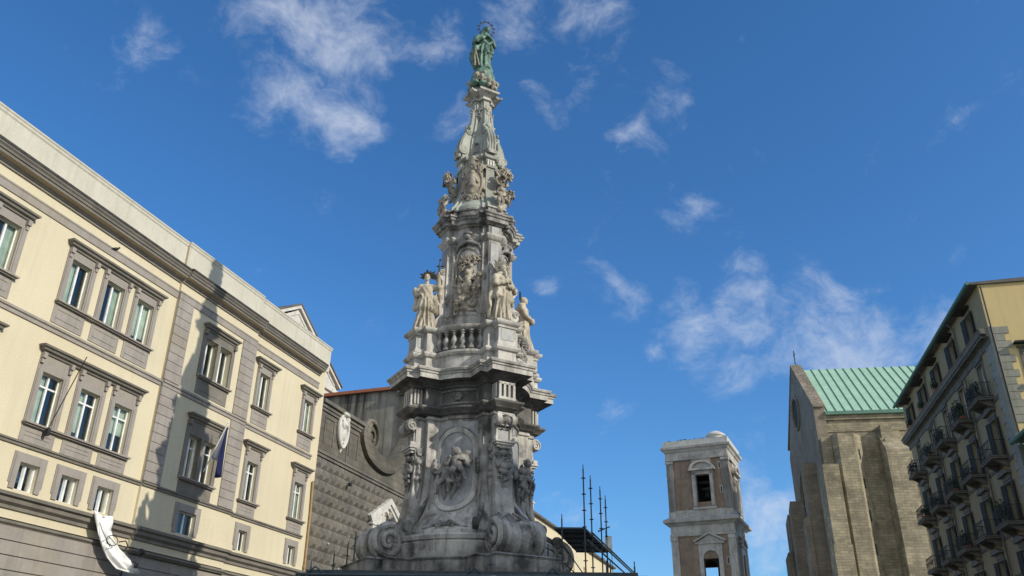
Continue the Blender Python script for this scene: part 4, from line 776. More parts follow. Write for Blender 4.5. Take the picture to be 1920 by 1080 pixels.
def make_window(hw, h, lint, z, apron, mezz=False, trans=True, ybase=0.0, blind=None, dbl=True, frame=True):
    f = stone_frame(hw, h, lint, mezz=mezz, apron=apron).build('window', 'grey', pal, (0, ybase, z))
    a, p = sash(hw, h, trans, dbl); a.build('sash', 'white', f); p.build('pane', 'glass', f)
    r_ = MB(); r_.loft([[(-hw - .4, .36, -.2), (hw + .4, .36, -.2), (hw + .4, .36, h + .2), (-hw - .4, .36, h + .2)], [(-hw - .4, 1.6, -.2), (hw + .4, 1.6, -.2), (hw + .4, 1.6, h + .2), (-hw - .4, 1.6, h + .2)]], True, False, True); r_.build('room', 'room', f)
    if blind:
        b = MB(); x0, x1 = blind[2:] if len(blind) > 2 else (-hw, hw); k = 24; b.loft([[(x0 + (x1 - x0) * i / k, .30 + .025 * math.sin(i * 1.9), z_) for i in range(k + 1)] for z_ in blind[:2]], False); b.build('curtain', 'curtain' if not mezz else 'curtainw', f)
    return f
cs = tri + tri2
for row, (hw, h, lint, z, ap) in enumerate([(.55, 2.10, .30, 16.85, .98), (.55, 2.15, .62, 11.60, .76)]):
    w0 = make_window(hw, h, lint, z, ap, trans=row == 1, blind=(.05, 2.1, -.55, -.02)); w0.location.x = cs[0]
    w1 = make_window(hw, h, lint, z, ap, trans=row == 1, blind=((.1, 2.1, .1, .55), (.35, 2.1, -.55, .1))[row]); w1.location.x = cs[1]
    w9 = make_window(hw, h, lint, z, ap, trans=row == 1, blind=((.4, 2.1), (.9, 2.1))[row]); w9.location.x = cs[2]
    for i, c in enumerate(cs[3:]): dup((w1, w9, w0, w1)[i], pal, (c, 0, z))
    w2 = make_window(.50, h, lint, z, ap, trans=row == 1, blind=(.3, 2.1, -.5, .2)); w2.location.x = -6.95; w2 = make_window(.50, h, lint, z, ap, trans=row == 1, blind=(.05, 2.1, .2, .5)); w2.location.x = -2.0
w0 = make_window(.48, 1.05, 0, 9.0, 0, mezz=True, trans=False); w0.location.x = cs[0]
w1 = make_window(.48, 1.05, 0, 9.0, 0, mezz=True, trans=False, blind=(.06, 1.0)); w1.location.x = cs[1]
for i, c in enumerate(cs[2:]): dup(w1 if i % 2 == 0 else w0, pal, (c, 0, 9.0))
w2 = make_window(.38, 1.05, 0, 9.0, 0, mezz=True, trans=False); w2.location.x = -6.95; dup(w2, pal, (-2.0, 0, 9.0))
w3 = make_window(.65, 1.05, 0, 9.0, 0, mezz=True, trans=False, ybase=-.14); w3.location.x = -11.8
def hood(x0, x1, z, y=0.0):
    mb = MB(); prof = [(.0, 0), (.10, 0), (.12, .07), (.22, .12), (.25, .20), (.33, .24), (.35, .32), (.0, .38)]
    mb.loft([[(x0 + .35 - d, y, z + q) for d, q in prof], [(x0 + .35 - d, y - d, z + q) for d, q in prof], [(x1 - .35 + d, y - d, z + q) for d, q in prof], [(x1 - .35 + d, y, z + q) for d, q in prof]], False)
    return mb.build('window_hood', 'greydark', pal)
def sill(x0, x1, z, y=0.0):
    mb = MB(); mb.box(x0 + .08, x1 - .08, y - .16, y, z - .13, z - .07); mb.box(x0, x1, y - .24, y, z - .07, z); mb.build('window_sill', 'grey', pal)
for zh, zs in ((19.36, 16.85), (14.46, 11.60)):
    hood(-22.45, -16.2, zh); sill(-22.3, -16.35, zs); hood(-32.6, -24.25, zh); sill(-32.5, -24.35, zs)
    for c in (-6.95, -2.0): hood(c - 1.15, c + 1.15, zh); sill(c - .95, c + .95, zs)
    hood(-13.1, -10.1, zh, -.14); sill(-13.0, -10.2, zs, -.14)
    # twin-light window of the projecting bay
    h = (2.10, 2.15)[zs < 14]; mb = MB(); y = -.20; z = zs; lt = zh
    mb.box(-12.98, -12.72, y, -.12, z, lt); mb.box(-10.48, -10.22, y, -.12, z, lt); mb.box(-11.72, -11.48, y, .1, z, z + h); mb.box(-12.72, -10.48, y, -.12, z + h, lt)
    for s in (-12.88, -10.32): mb.box(s - .09, s + .09, -.34, y, lt - .24, lt)
    mb.box(-12.9, -10.3, -.17, -.12, z - .95, z - .13); mb.box(-12.6, -10.6, -.185, -.17, z - .75, z - .71)
    f = mb.build('twin_window', 'greydark', pal)
    r_ = MB(); r_.loft([[(-12.9, .34, z - .1), (-10.3, .34, z - .1), (-10.3, .34, z + h + .1), (-12.9, .34, z + h + .1)], [(-12.9, 1.8, z - .1), (-10.3, 1.8, z - .1), (-10.3, 1.8, z + h + .1), (-12.9, 1.8, z + h + .1)]], True, False, True); r_.build('room', 'room', f)
    for c in (-12.22, -10.98):
        b = MB(); b.loft([[(c - .48 + i * .035, .28 + .02 * math.sin(i * 1.9), z_) for i in range(22)] for z_ in (z + .1, z + h)], False); b.build('curtain', 'curtain', f)
        a, p = sash(.5, h, zs < 14, True); m_ = Matrix.Translation((c, -.02, z))
        for b in (a, p): b.v = [tuple(m_ @ Vector(q)) for q in b.v]
        a.build('sash', 'white', f); p.build('pane', 'glass', f)
mb = MB(); mb.tube([(-.42, -.10, 5.0), (-.42, -.10, 8.2), (-.45, -.10, 12.2), (-.58, -.12, 14.2)], .07, 8); mb.tube([(-.45, -.10, 9.0), (-.45, -.10, 9.2)], .09, 8); mb.build('downpipe', 'pipe', pal, smooth=50)
mb = MB(); mb.box(-34, 0, .5, 15, 22.2, 22.4); mb.build('roof', 'lead', pal)
def at_pal(x, y, z):
    v = Matrix.Rotation(LRZ, 4, 'Z') @ Vector((x, y, z)); return (v.x + LP[0], v.y + LP[1], z)
# flag on its pole
fl = empty('flag', at_pal(-11.2, -.2, 12.2), LRZ, 'dark blue and grey flag hanging limp from an angled pole on the projecting bay', 'flag')
mb = MB(); mb.tube([(0, 0, 0), (0, -1.0, 2.45)], .028, 8); mb.lathe([(.0, 0), (.05, .04), (.0, .12)], 8, Matrix.Translation((0, -1.0, 2.43))); mb.build('pole', 'white', fl)
def cloth(name, mat, top, bot, n=14, m=10, amp=.07, parent=None, nf=3.0):
    mb = MB(); loops = []
    for j in range(m + 1):
        t = j / m; row = []
        for i in range(n + 1):
            s = i / n; a = Vector(top[0]).lerp(Vector(top[1]), s); b = Vector(bot[0]).lerp(Vector(bot[1]), s); p = a.lerp(b, t)
            row.append((p.x + amp * .6 * t * math.cos(nf * 6.28 * s), p.y - amp * math.sin(nf * 6.28 * s + t) * (.3 + t), p.z))
        loops.append(row)
    mb.loft(loops, False); o = mb.build(name, mat, parent, smooth=70)
    so = o.modifiers.new('thickness', 'SOLIDIFY'); so.thickness = .012; return o
cloth('blue_field', 'cloth_blue', ((.04, -.62, 1.5), (.10, -.98, 2.35)), ((.02, -.72, -.35), (.32, -.80, -.25)), parent=fl, amp=.06, nf=2)
cloth('grey_field', 'cloth_grey', ((-.02, -.30, .80), (.02, -.95, 2.32)), ((-.02, -.32, .72), (.03, -.70, .52)), parent=fl, amp=.04, nf=1.5)
bp = empty('bare_flagpole', at_pal(-21.2, -.24, 11.5), LRZ, 'thin bare pole slanting up over the left triple window, without a flag', 'flagpole')
mb = MB(); mb.tube([(0, 0, 0), (-.05, -1.15, 3.0)], .02, 8); mb.build('pole', 'iron', bp); mb = MB(); mb.box(-.06, .06, -.1, .1, -.25, .06); mb.build('bracket', 'iron', bp)
# white banner slung from the base cornice
ban = empty('banner', at_pal(-17.5, -.42, 8.8), LRZ, 'crumpled white banner with a drawn circle, slung from the cornice below the small windows', 'banner')
mb = MB(); loops = []; n = 16
spine = [(-.55, 0, .10, .62), (-.42, -.06, -.25, .60), (-.30, -.08, -.62, .46), (-.08, -.14, -1.0, .36), (.30, -.20, -1.42, .36), (.85, -.26, -1.75, .38), (1.45, -.30, -1.93, .26), (1.85, -.30, -2.0, .06)]
for j in range(29):
    u = j / 28 * (len(spine) - 1); i = min(int(u), len(spine) - 2); q = u - i; a, b = spine[i], spine[i + 1]; c = [a[k] + (b[k] - a[k]) * q for k in range(4)]; th = min(1, u / 5) * .9
    loops.append([(c[0] + .55 + c[3] * (s - .5) * 2 * math.cos(th) * .9, c[1] - .09 * math.sin(s * 9 + u) - .05 * math.sin(s * 17 - u), c[2] + c[3] * (s - .5) * 2 * math.sin(th) * .9 - .08 * math.sin(s * 3.1)) for s in [k / n for k in range(n + 1)]])
mb.loft(loops, False); o = mb.build('cloth', 'cloth_w', ban, smooth=70); o.modifiers.new('thickness', 'SOLIDIFY').thickness = .01
mb = MB(); mb.tube([(.42 + .34 * math.cos(R(20 * i)), -.40, -.98 + .20 * math.sin(R(20 * i))) for i in range(19)], .018, 5, False); mb.tube([(.2, -.40, -.85), (.65, -.42, -1.1)], .015, 5); mb.tube([(-.45, -.02, .15), (-.1, -.22, -.6), (.35, -.42, -1.25)], .014, 5); mb.build('marking', 'iron', ban)
lb = empty('wall_lamp', at_pal(-15.6, -.2, 7.4), LRZ, 'dark iron lamp bracket with a spotlight, beside the lower banner end', 'lamp')
mb = MB(); mb.tube([(-.5, -.1, .55), (-.1, -.1, .65), (.05, -.1, .5), (.02, -.1, -.8), (-.3, -.3, -.75)], .028, 6); mb.tube([(0, -.05, -.2), (.0, -.75, -.25)], .03, 6); mb.build('bracket', 'iron', lb)
mb = MB(); mb.lathe([(.05, 0), (.12, .05), (.14, .3), (.0, .3)], 12, lookm((.2, -.65, .05), (1, 0, 0), (0, .7, .7), (0, -.7, .7))); mb.lathe([(.08, 0), (.10, .2), (.0, .24)], 10, Matrix.Translation((.0, -.8, -.5))); mb.build('lamp_head', 'iron', lb)
pg = carve('pigeon', 'iron', [C_((0, 0, .1), (.12, 0, .16), .07, .05), E_((.18, 0, .24), (.05, .04, .05)), C_((-.05, 0, .09), (-.2, 0, .03), .05, .02)], .02, .03, loc=at_pal(-19.9, -.12, 20.42), rz=LRZ); tag(pg, 'small dark pigeon perched on the grey band above the triple windows', 'pigeon')

# ============================================================ Gesu church beyond
ges = empty('lava_stone_church', LP, LRZ, 'dark church front of diamond pointed blocks with a side scroll, between palazzo and monument', 'church')
YG = .30
mb = MB(); rg = random.Random(3); bw, bh = .78, .715; nrow = 23
for r_ in range(nrow):
    z0 = 16.1 - (r_ + 1) * bh; off = (r_ % 2) * bw / 2
    if z0 < 0: break
    x = .05 - off
    while x < 41:
        a, b = max(.05, x), min(41, x + bw)
        if b - a > .1 and not (8.3 < (a + b) / 2 < 13.1 and z0 < 13.3):
            g = .022; c = (a + b) / 2 + rg.uniform(-.03, .03); d = .17 * min(1, (b - a) / bw) * rg.uniform(.75, 1.15); f = .10
            o0 = [(a + g, YG, z0 + g), (b - g, YG, z0 + g), (b - g, YG, z0 + bh - g), (a + g, YG, z0 + bh - g)]; cz = z0 + bh / 2
            o1 = [(c - f, YG - d, cz - f), (c + f, YG - d, cz - f), (c + f, YG - d, cz + f), (c - f, YG - d, cz + f)]
            mb.add(o0 + o1, [(0, 1, 5, 4), (1, 2, 6, 5), (2, 3, 7, 6), (3, 0, 4, 7), (4, 5, 6, 7)])
        x += bw
mb.build('diamond_blocks', 'piperno', ges)
mb = MB(); wall(mb, 0.02, 41, 0, 16.15, [(9.3, 12.1, 4.5, 12.2)], y=YG + .012, depth=.6); mb.box(9.2, 12.2, YG + .62, YG + .66, 4.4, 12.3); mb.build('front_wall', 'piperno', ges)
up = [(.02, 16.15), (41, 16.15), (41, 19.7), (35, 19.7)]
def vol_curve():
    pts = [(6.35, 19.7), (6.0, 19.5), (5.75, 19.1), (5.95, 18.55), (6.3, 18.1), (7.0, 17.62), (8.2, 17.32), (9.6, 17.25), (11.0, 17.6), (12.2, 18.25), (13.2, 19.1), (14.0, 20.3)]; return pts
mb = MB(); mb.prism([(.02, 16.15), (14.0, 16.15), (14.0, 20.2), (13.0, 18.95), (12.2, 18.2), (11.0, 17.6), (9.6, 17.3), (8.2, 17.35), (7.0, 17.7), (6.2, 18.3), (5.9, 19.7), (.02, 19.7)], YG + .02, YG + 1.2)
mb.prism([(14.0, 16.15), (27, 16.15), (27, 25.4), (14.0, 25.4)], YG + .02, YG + 1.2); mb.prism([(27, 16.15), (41, 16.15), (41, 19.7), (27, 19.7)], YG + .02, YG + 1.2); mb.build('upper_wall', 'ashlar', ges)
mb = MB()
for z0, z1, d in ((16.1, 16.3, .12), (16.3, 16.45, .2)): mb.box(.0, 41, YG - d, YG + .1, z0, z1)
for x0, x1 in ((0.0, 5.9), (27.2, 41)):
    for z0, z1, d in ((19.15, 19.35, .08), (19.35, 19.6, .16), (19.6, 19.85, .32)): mb.box(x0, x1, YG - d, YG + 1.25, z0, z1)
for z0, z1, d in ((24.8, 25.1, .15), (25.1, 25.4, .35), (25.4, 25.6, .5)): mb.box(14 - d, 27 + d, YG - d, YG + 1.3, z0, z1)
for x0 in (.75, 4.2):                                                    # raised panels
    for a, b, c, d in ((x0, x0 + .08, 17.1, 18.8), (x0 + 1.2, x0 + 1.28, 17.1, 18.8), (x0, x0 + 1.28, 18.8, 18.88)): mb.box(a, b, YG - .04, YG + .05, c, d)
for x0 in (3.9, 14.4, 18, 22.6, 26.1): mb.box(x0, x0 + .10 if x0 < 5 else x0 + .7, YG - .05, YG + .05, 16.6, 19.1 if x0 < 5 else 24.7)
mb.build('front_moulding', 'piperno', ges)
mb = MB(); c0 = [(6.15, 20.1), (5.75, 19.5), (5.72, 18.9), (6.05, 18.3), (6.75, 17.68), (7.9, 17.3), (9.4, 17.15), (10.8, 17.42), (12.1, 18.12), (13.3, 19.15), (14.05, 20.1)]
c1 = [(6.95, 20.15), (6.55, 19.6), (6.6, 19.1), (6.95, 18.75), (7.55, 18.5), (8.4, 18.32), (9.6, 18.2), (10.7, 18.5), (11.7, 19.1), (12.7, 20.0), (13.4, 20.95)]
def smooth_line(p, n=6):
    out = []
    for i in range(len(p) - 1):
        a, b, c, d = p[max(i - 1, 0)], p[i], p[i + 1], p[min(i + 2, len(p) - 1)]
        for j in range(n):
            t = j / n; out.append(tuple(.5 * ((2 * b[k]) + (-a[k] + c[k]) * t + (2 * a[k] - 5 * b[k] + 4 * c[k] - d[k]) * t * t + (-a[k] + 3 * b[k] - 3 * c[k] + d[k]) * t ** 3) for k in (0, 1)))
    out.append(p[-1]); return out
o0, o1 = smooth_line(c0), smooth_line(c1)
mb.loft([[(a[0], YG + .6, a[1]) for a in o0], [(a[0], YG - .30, a[1]) for a in o0], [(a[0] * .8 + b[0] * .2, YG - .36, a[1] * .8 + b[1] * .2) for a, b in zip(o0, o1)], [(a[0] * .75 + b[0] * .25, YG - .26, a[1] * .75 + b[1] * .25) for a, b in zip(o0, o1)], [(a[0] * .2 + b[0] * .8, YG - .26, a[1] * .2 + b[1] * .8) for a, b in zip(o0, o1)], [(b[0], YG - .34, b[1]) for b in o1], [(b[0], YG + .6, b[1]) for b in o1]], False)
sp = [(7.35 + (1.35 * (1 - .86 * i / 60)) * math.cos(R(205) - i / 60 * 11.5) * .98, YG - .12, 19.25 + (1.35 * (1 - .86 * i / 60)) * math.sin(R(205) - i / 60 * 11.5)) for i in range(61)]
mb.tube(sp, [.20 * (1 - .6 * i / 60) for i in range(61)], 8); mb.lathe([(1.25, .5), (1.25, .0), (1.1, -.02), (0.01, -.02)], 28, lookm((7.35, YG, 19.25), (1, 0, 0), (0, 0, 1), (0, 1, 0)))
mb.build('side_scroll', 'ashlar', ges, smooth=40)
# stained nave wall with its tiled coping, body and roof behind
mb = MB(); mb.box(14.1, 40, YG + 1.2, 34, 0, 25.35); mb.build('nave_wall', 'stain', ges)
mb = MB(); mb.box(13.8, 40.3, YG + 1.25, 34.2, 25.36, 25.62); mb.build('tiled_coping', 'tiles', ges)
mb = MB(); mb.box(-.0, 14.05, YG + 1.2, 34, 0, 16.5); mb.build('side_aisle', 'stain', ges)
pr = []
for i in range(26):
    a, b = 2 * math.pi * i / 26, 2 * math.pi * (i + 1) / 26; f = lambda q: (3.05 + (.62 + .12 * math.sin(q)) * math.cos(q), -.05, 18.45 + 1.12 * math.sin(q)); pr.append(C_(f(a), f(b), .10, .10))
pr += [E_((3.05, .02, 18.5), (.52, .16, 1.0)), E_((3.05, -.15, 18.9), (.25, .12, .22))] + curl((3.0, -.12, 18.85), .34, .08, 1.5, 1) + curl((2.75, -.08, 19.35), .22, .08, 1.3, -1) + curl((3.4, -.08, 19.35), .22, .08, 1.3, 1) + curl((3.0, -.06, 17.5), .22, .07, 1.3, 1) + [E_((3.05, -.12, 19.62), (.48, .14, .16)), C_((3.05, 0, 17.35), (3.0, 0, 17.0), .10, .05), E_((3.05, -.08, 18.15), (.22, .1, .35))]
carve('crest', 'whitemarble', pr, .035, .02, parent=ges, post=lambda V: np.stack([V[:, 0], V[:, 1] * 1.5 + YG - .05, V[:, 2]], 1))
# white pedimented window surround
aed = MB(); Y0_, Y1_ = YG - .34, YG + .05
aed.box(8.35, 9.15, Y0_ + .12, Y1_, 0, 12.9); aed.box(12.35, 13.15, Y0_ + .12, Y1_, 0, 12.9); aed.box(9.15, 9.4, Y0_ + .25, Y1_, 4, 12.4); aed.box(12.1, 12.35, Y0_ + .25, Y1_, 4, 12.4)
aed.box(8.2, 13.3, Y0_ + .05, Y1_, 12.9, 13.2); aed.box(8.0, 13.5, Y0_ - .02, Y1_, 13.2, 13.42)
aed.prism([(8.45, 13.42), (13.05, 13.42), (10.75, 14.95)], Y0_ + .24, Y1_)
for s in (0, 1):
    f = (lambda x: x) if s == 0 else (lambda x: 21.5 - x)
    aed.prism([(f(7.85), 13.42), (f(10.75), 15.10), (f(10.75), 15.52), (f(7.6), 13.72)], Y0_ - .04, Y1_ - .002); aed.prism([(f(8.3), 13.42), (f(10.75), 14.82), (f(10.75), 15.1), (f(7.9), 13.43)], Y0_ + .08, Y1_ - .004)
ar = [(9.4, 11.2)] + [(10.75 - 1.35 * math.cos(R(15 * i)), 11.2 + 1.2 * math.sin(R(15 * i))) for i in range(13)] + [(12.1, 11.2)]
aed.loft([[(x, Y0_ + .3, z) for x, z in ar], [(10.75 + (x - 10.75) * .88, Y0_ + .2, 11.2 + (z - 11.2) * .86) for x, z in ar], [(10.75 + (x - 10.75) * .8, Y0_ + .5, 11.2 + (z - 11.2) * .78) for x, z in ar]], False)
ae = aed.build('pedimented_surround', 'whitemarble', ges)
carve('roundel', 'marble_relief', curl((10.75, YG - .35, 14.0), .36, .07, 1.0, 1, n=20)[:20] + [E_((10.75, YG - .33, 14.0), (.28, .08, .3)), E_((10.75, YG - .35, 14.4), (.2, .1, .1))], .04, .04, parent=ges)
for i, (px_, pz_) in enumerate(((4.3, 15.1), (2.4, 10.9), (4.0, 9.6), (5.0, 11.8))):
    mb = MB(); mb.box(px_ - .12, px_ + .12, YG - .42, YG - .2, pz_ - .1, pz_ + .1) if i == 0 else mb.lathe([(.02, -.06), (.07, 0), (.02, .06)], 8, Matrix.Translation((px_, YG - .22, pz_)))
    mb.build('wall_fixture', 'iron' if i == 0 else 'whitemarble', ges)
# white gabled transept above the roofs
tr = empty('white_gable', (LP[0] - .9 * math.sin(R(18.3)), LP[1] - .9 * math.cos(R(18.3)), -.75), LRZ, 'white gable end with round headed blind arch, rising above the palazzo roof', 'building')
Gy = 15.0; ap = (19.0, 37.4); el, er = (10.2, 31.9), (28.0, 31.9)
mb = MB(); mb.prism([(10.6, 20), (27.6, 20), (27.6, 31.7), ap and (19.0, 37.0), (10.6, 31.7)], Gy, Gy + 18); mb.build('gable_wall', 'whitemarble', tr)
mb = MB()
for f in (lambda x: x, lambda x: 38.0 - x):
    mb.prism([(f(9.9), 31.85), (f(19.0), 37.15), (f(19.0), 37.5), (f(9.9), 32.1)], Gy - .22, Gy + 18.2)
    mb.prism([(f(11.0), 31.9), (f(19.0), 36.55), (f(19.0), 36.75), (f(10.8), 32.0)], Gy - .07, Gy + .05)
mb.box(10.2, 27.8, Gy - .25, Gy + .05, 31.1, 31.5)
for cx, cz, rw, rh in ((19.0, 32.0, 4.6, 3.5), (19.0, 32.0, 3.9, 2.9), (19.0, 24.5, 5.0, 5.2), (25.6, 25.0, 1.3, 4.0)):
    A1 = [(cx - rw * math.cos(R(10 * i)), cz + rh * math.sin(R(10 * i))) for i in range(19)]; k1 = 1 - .35 / rw; A2 = [(cx + (x - cx) * k1, cz + (z - cz) * k1) for x, z in A1]
    mb.loft([[(x, Gy + .01, z) for x, z in A1], [(x, Gy - .12, z) for x, z in A1], [(x, Gy - .12, z) for x, z in A2], [(x, Gy + .01, z) for x, z in A2]], False)
mb.build('gable_moulding', 'whitemarble', tr)
mb = MB(); mb.prism([(24.7, 22), (26.5, 22), (26.5, 28), (25.6, 28.6), (24.7, 28)], Gy - .012, Gy + .2); mb.build('arched_window', 'glass', tr)
mb = MB()
for f in (lambda x: x, lambda x: 38.0 - x): mb.prism([(f(9.7), 32.12), (f(19.0), 37.52), (f(19.0), 37.68), (f(9.6), 32.24)], Gy - .3, Gy + 18.3)
mb.build('roof', 'lead', tr)
# low cream building in line beyond the church
cb = empty('cream_row_building', LP, LRZ, 'long low sunlit cream building with dark eaves, behind the scaffold right of the monument', 'building')
mb = MB(); ch = [(x, x + .9, 16.6, 19.2) for x in (60, 66, 72, 78, 84)]; wall(mb, 44, 92, 0, 21.6, ch, y=.2, depth=.3); mb.box(44, 92, .52, 12, 0, 21.6); mb.build('wall', 'cream', cb)
mb = MB(); mb.box(43.8, 92.2, -.25, 12.2, 21.62, 21.85); mb.build('eaves', 'lead', cb)
mb = MB(); mb.box(42.0, 50.6, .9, 9, 21.86, 23.4); mb.box(41.9, 50.8, .8, 9.1, 23.4, 23.6); mb.build('roof_block', 'parapet', cb)

# ============================================================ scaffold round the monument
sca = empty('scaffold', (GX, GY, 0), 0, 'blue grey tube scaffold with plank deck and tall poles, around the monument foot', 'scaffold')
mb = MB(); mb.box(-4.9, 5.6, -4.9, -3.6, 5.38, 5.44); mb.box(-4.9, -3.9, -3.6, 5.0, 5.38, 5.44); mb.box(4.0, 5.6, -3.6, 5.0, 5.38, 5.44)
for i in range(5): mb.box(-4.9, 5.6, -4.9 + .26 * i, -4.9 + .26 * i + .235, 5.445, 5.49)
mb.build('deck', 'deck', sca)
def pole(x, y, z0, z1, ring=.62, par=None):
    m = MB(); m.tube([(0, 0, z0), (0, 0, z1)], .028, 8); z = z1 - ring * .6
    while z > z0 + .2: m.lathe([(.03, -.02), (.085, -.012), (.085, .012), (.03, .02)], 10, Matrix.Translation((0, 0, z))); z -= ring
    m.tube([(0, 0, z1), (0, 0, z1 + .16)], .018, 6)
    return m.build('pole', 'scaf', sca, (x, y, 0))
def rel(X, Y): return (X - GX, Y - GY)
for X, Y, z1 in ((2.85, 33.0, 10.05), (3.28, 34.7, 10.05), (3.86, 36.6, 10.05), (4.24, 38.1, 10.0), (1.95, 32.4, 8.0), (.9, 31.0, 7.0), (1.35, 30.6, 6.6), (3.6, 31.5, 6.2), (-5.9, 33.5, 7.5), (-6.25, 34.0, 7.2), (-6.55, 33.0, 6.7), (-4.4, 29.0, 5.9), (-1.1, 28.2, 5.6), (-6.3, 28.2, 5.6), (-.6, 28.3, 6.1), (3.1, 28.2, 5.7), (4.0, 28.3, 5.7)):
    pole(*rel(X, Y), 0, z1)
for X, z1 in ((-4.35, 6.9), (-4.2, 6.5)): pole(*rel(X, 37.6), 0, z1 + 1.2)
def bar(a, b, r=.028, name='rail'): m = MB(); m.tube([a, b], r, 8); return m.build(name, 'scaf', sca)
yf = -4.93
bar((-5.2, yf, 5.34), (5.9, yf, 5.34), .05); bar((-5.2, -3.6, 5.34), (5.9, -3.6, 5.34), .05); bar((-5.0, yf, 5.32), (-5.0, 5.0, 5.32)); bar((5.6, yf, 5.32), (5.6, 6.0, 5.32))
for i in range(5): bar((-4.4 + 2.3 * i, yf, 5.3), (-4.4 + 2.3 * i, -3.5, 5.3), .03, 'putlog')
for cx in (-4.6, .42, 2.9): bar((cx - .9, yf, 4.9), (cx, yf, 5.58), .026, 'brace'); bar((cx, yf, 5.58), (cx + .9, yf, 4.9), .026, 'brace')
d = Vector((math.sin(R(16)), math.cos(R(16)), 0)); p0 = Vector((2.85 - GX, 33.0 - GY, 7.75))
for dz, sd, L in ((0, 0, 17), (-.12, .25, 17), (-.42, .1, 16)):
    a = p0 + Vector((sd, 0, dz)); bar(tuple(a), tuple(a + d * L), .035)
bar(tuple(p0 + Vector((-1.7, -1.2, -.7))), tuple(p0 + Vector((.9, 3.4, -2.1))), .022, 'brace'); bar((1.95 - GX, -.6, 7.1), (2.0 - GX + 1.4, 4.0, 6.2), .022, 'brace')
bar((3.72 - GX, 3.5, 8.3), (4.35 - GX, 4.9, 8.75), .03); bar(tuple(p0 + Vector((-1.14, 0, 0))), tuple(p0), .035)
mb = MB(); q = [(1.65 - GX, 0.0), (2.87 - GX, 0.0), (4.3 - GX, 5.3), (2.9 - GX, 5.3)]; mb.prism(q, 7.76, 7.80, 'Z'); mb.build('sheet_canopy', 'deck', sca)
for i in range(6): t = i / 5; a = Vector((*q[0], 7.74)).lerp(Vector((*q[3], 7.74)), t); b = Vector((*q[1], 7.74)).lerp(Vector((*q[2], 7.74)), t); bar(tuple(a), tuple(b), .022, 'joist')
hb = empty('hoist_bag', (4.32, 38.2, 8.05), 0, 'small white hoist box hanging from the farthest tall scaffold pole', 'hoist')
mb = MB(); mb.box(-.14, .14, -.12, .12, -.3, .35); mb.build('box', 'cloth_w', hb)
for x in (-.1, .12): mb = MB(); mb.tube([(x, 0, -.3), (x + .05, 0, -3.2)], .012, 5); mb.build('rope', 'iron', hb)
for x in (-.1,): mb = MB(); mb.tube([(x, 0, .35), (x - .02, 0, .62)], .012, 5); mb.build('hook', 'iron', hb)

# ============================================================ church with green copper roof (local x right, y away)
CRZ = R(-8)
ch = empty('gothic_church', (51.15, 133.84, 0), CRZ, 'tall tufa church with buttresses and a green ribbed copper roof, right of the bell tower', 'church')
mb = MB(); mb.box(0, 60, 0, 25.5, 0, 45.3); mb.build('nave_wall', 'tufa', ch)
mb = MB(); mb.box(-.05, 60.1, -.35, .1, 44.2, 45.2); mb.box(-.05, 60.1, -.15, .1, 42.2, 42.6); mb.build('wall_cornice', 'tufa', ch)
mb = MB(); mb.loft([[(x, -.6, 45.45), (x, 12.7, 57.7), (x, 26.1, 45.45), (x, 26.1, 45.1), (x, 12.7, 57.3), (x, -.6, 45.1)] for x in (0.2, 60)], True, True, True); rf = mb.build('roof', 'patina', ch)
mb = MB(); sl = math.atan2(12.25, 13.3); n_ = (0, -math.sin(sl), math.cos(sl))
for i in range(43):
    x = .6 + 1.4 * i
    mb.add([(x - .04, -.6, 45.45), (x + .04, -.6, 45.45), (x + .04, 12.7, 57.7), (x - .04, 12.7, 57.7)] + [(a, b + n_[1] * .14, c + n_[2] * .14) for a, b, c in [(x - .04, -.6, 45.45), (x + .04, -.6, 45.45), (x + .04, 12.7, 57.7), (x - .04, 12.7, 57.7)]], [(4, 5, 6, 7), (0, 1, 5, 4), (1, 2, 6, 5), (2, 3, 7, 6), (3, 0, 4, 7)])
mb.build('standing_seam', 'patina_dark', rf)
mb = MB(); mb.box(.2, 60, -.78, -.6, 44.95, 45.5); mb.build('gutter', 'patina_dark', ch)
mb = MB(); mb.prism([(-.3, 0), (25.8, 0), (25.8, 44.6), (12.75, 58.6), (-.3, 46.6)], -1.5, .22, 'X')
fr_ = mb.build('gable_front', 'tufa_dark', ch)
mb = MB()
for f in (lambda y: y, lambda y: 25.5 - y): mb.prism([(f(-.6), 46.4), (f(12.75), 58.55), (f(12.75), 58.8), (f(-.6), 46.7)], -1.6, .3, 'X')
rg = random.Random(5); mb.build('gable_coping', 'tufa_dark', ch)
gm = MB()
for i in range(170):
    t = rg.random(); y = -.4 + 12.6 * t + rg.uniform(-.3, .3); z = 46.7 + 12.1 * t + rg.uniform(-.2, .1); s = rg.uniform(.06, .2); a = rg.uniform(0, 3)
    x = rg.uniform(-.9, .2); gm.add([(x, y, z), (x + s * math.cos(a), y + s * math.sin(a), z + s * .8), (x - s * math.sin(a), y + s * .3, z + s * 1.2)], [(0, 1, 2)])
tag(gm.build('weeds', 'leaf', ch), kind='stuff')
def ring_x(mb, cy, cz, r, x, w, d, n=28):
    A1 = [(cy + r * math.cos(2 * math.pi * i / n), cz + r * math.sin(2 * math.pi * i / n)) for i in range(n)]; A2 = [(cy + (r - w) * math.cos(2 * math.pi * i / n), cz + (r - w) * math.sin(2 * math.pi * i / n)) for i in range(n)]
    mb.loft([[(x, *p) for p in A1], [(x - d, *p) for p in A1], [(x - d, *p) for p in A2], [(x, *p) for p in A2]])
mb = MB(); ring_x(mb, 13.4, 49.7, 3.1, -1.5, .45, .35); r0 = mb.build('round_window', 'tufa_dark', ch); mb = MB(); ring_x(mb, 12.8, 34.0, 5.9, -1.5, .6, .6); rs = mb.build('rose_window', 'tufa_dark', ch)
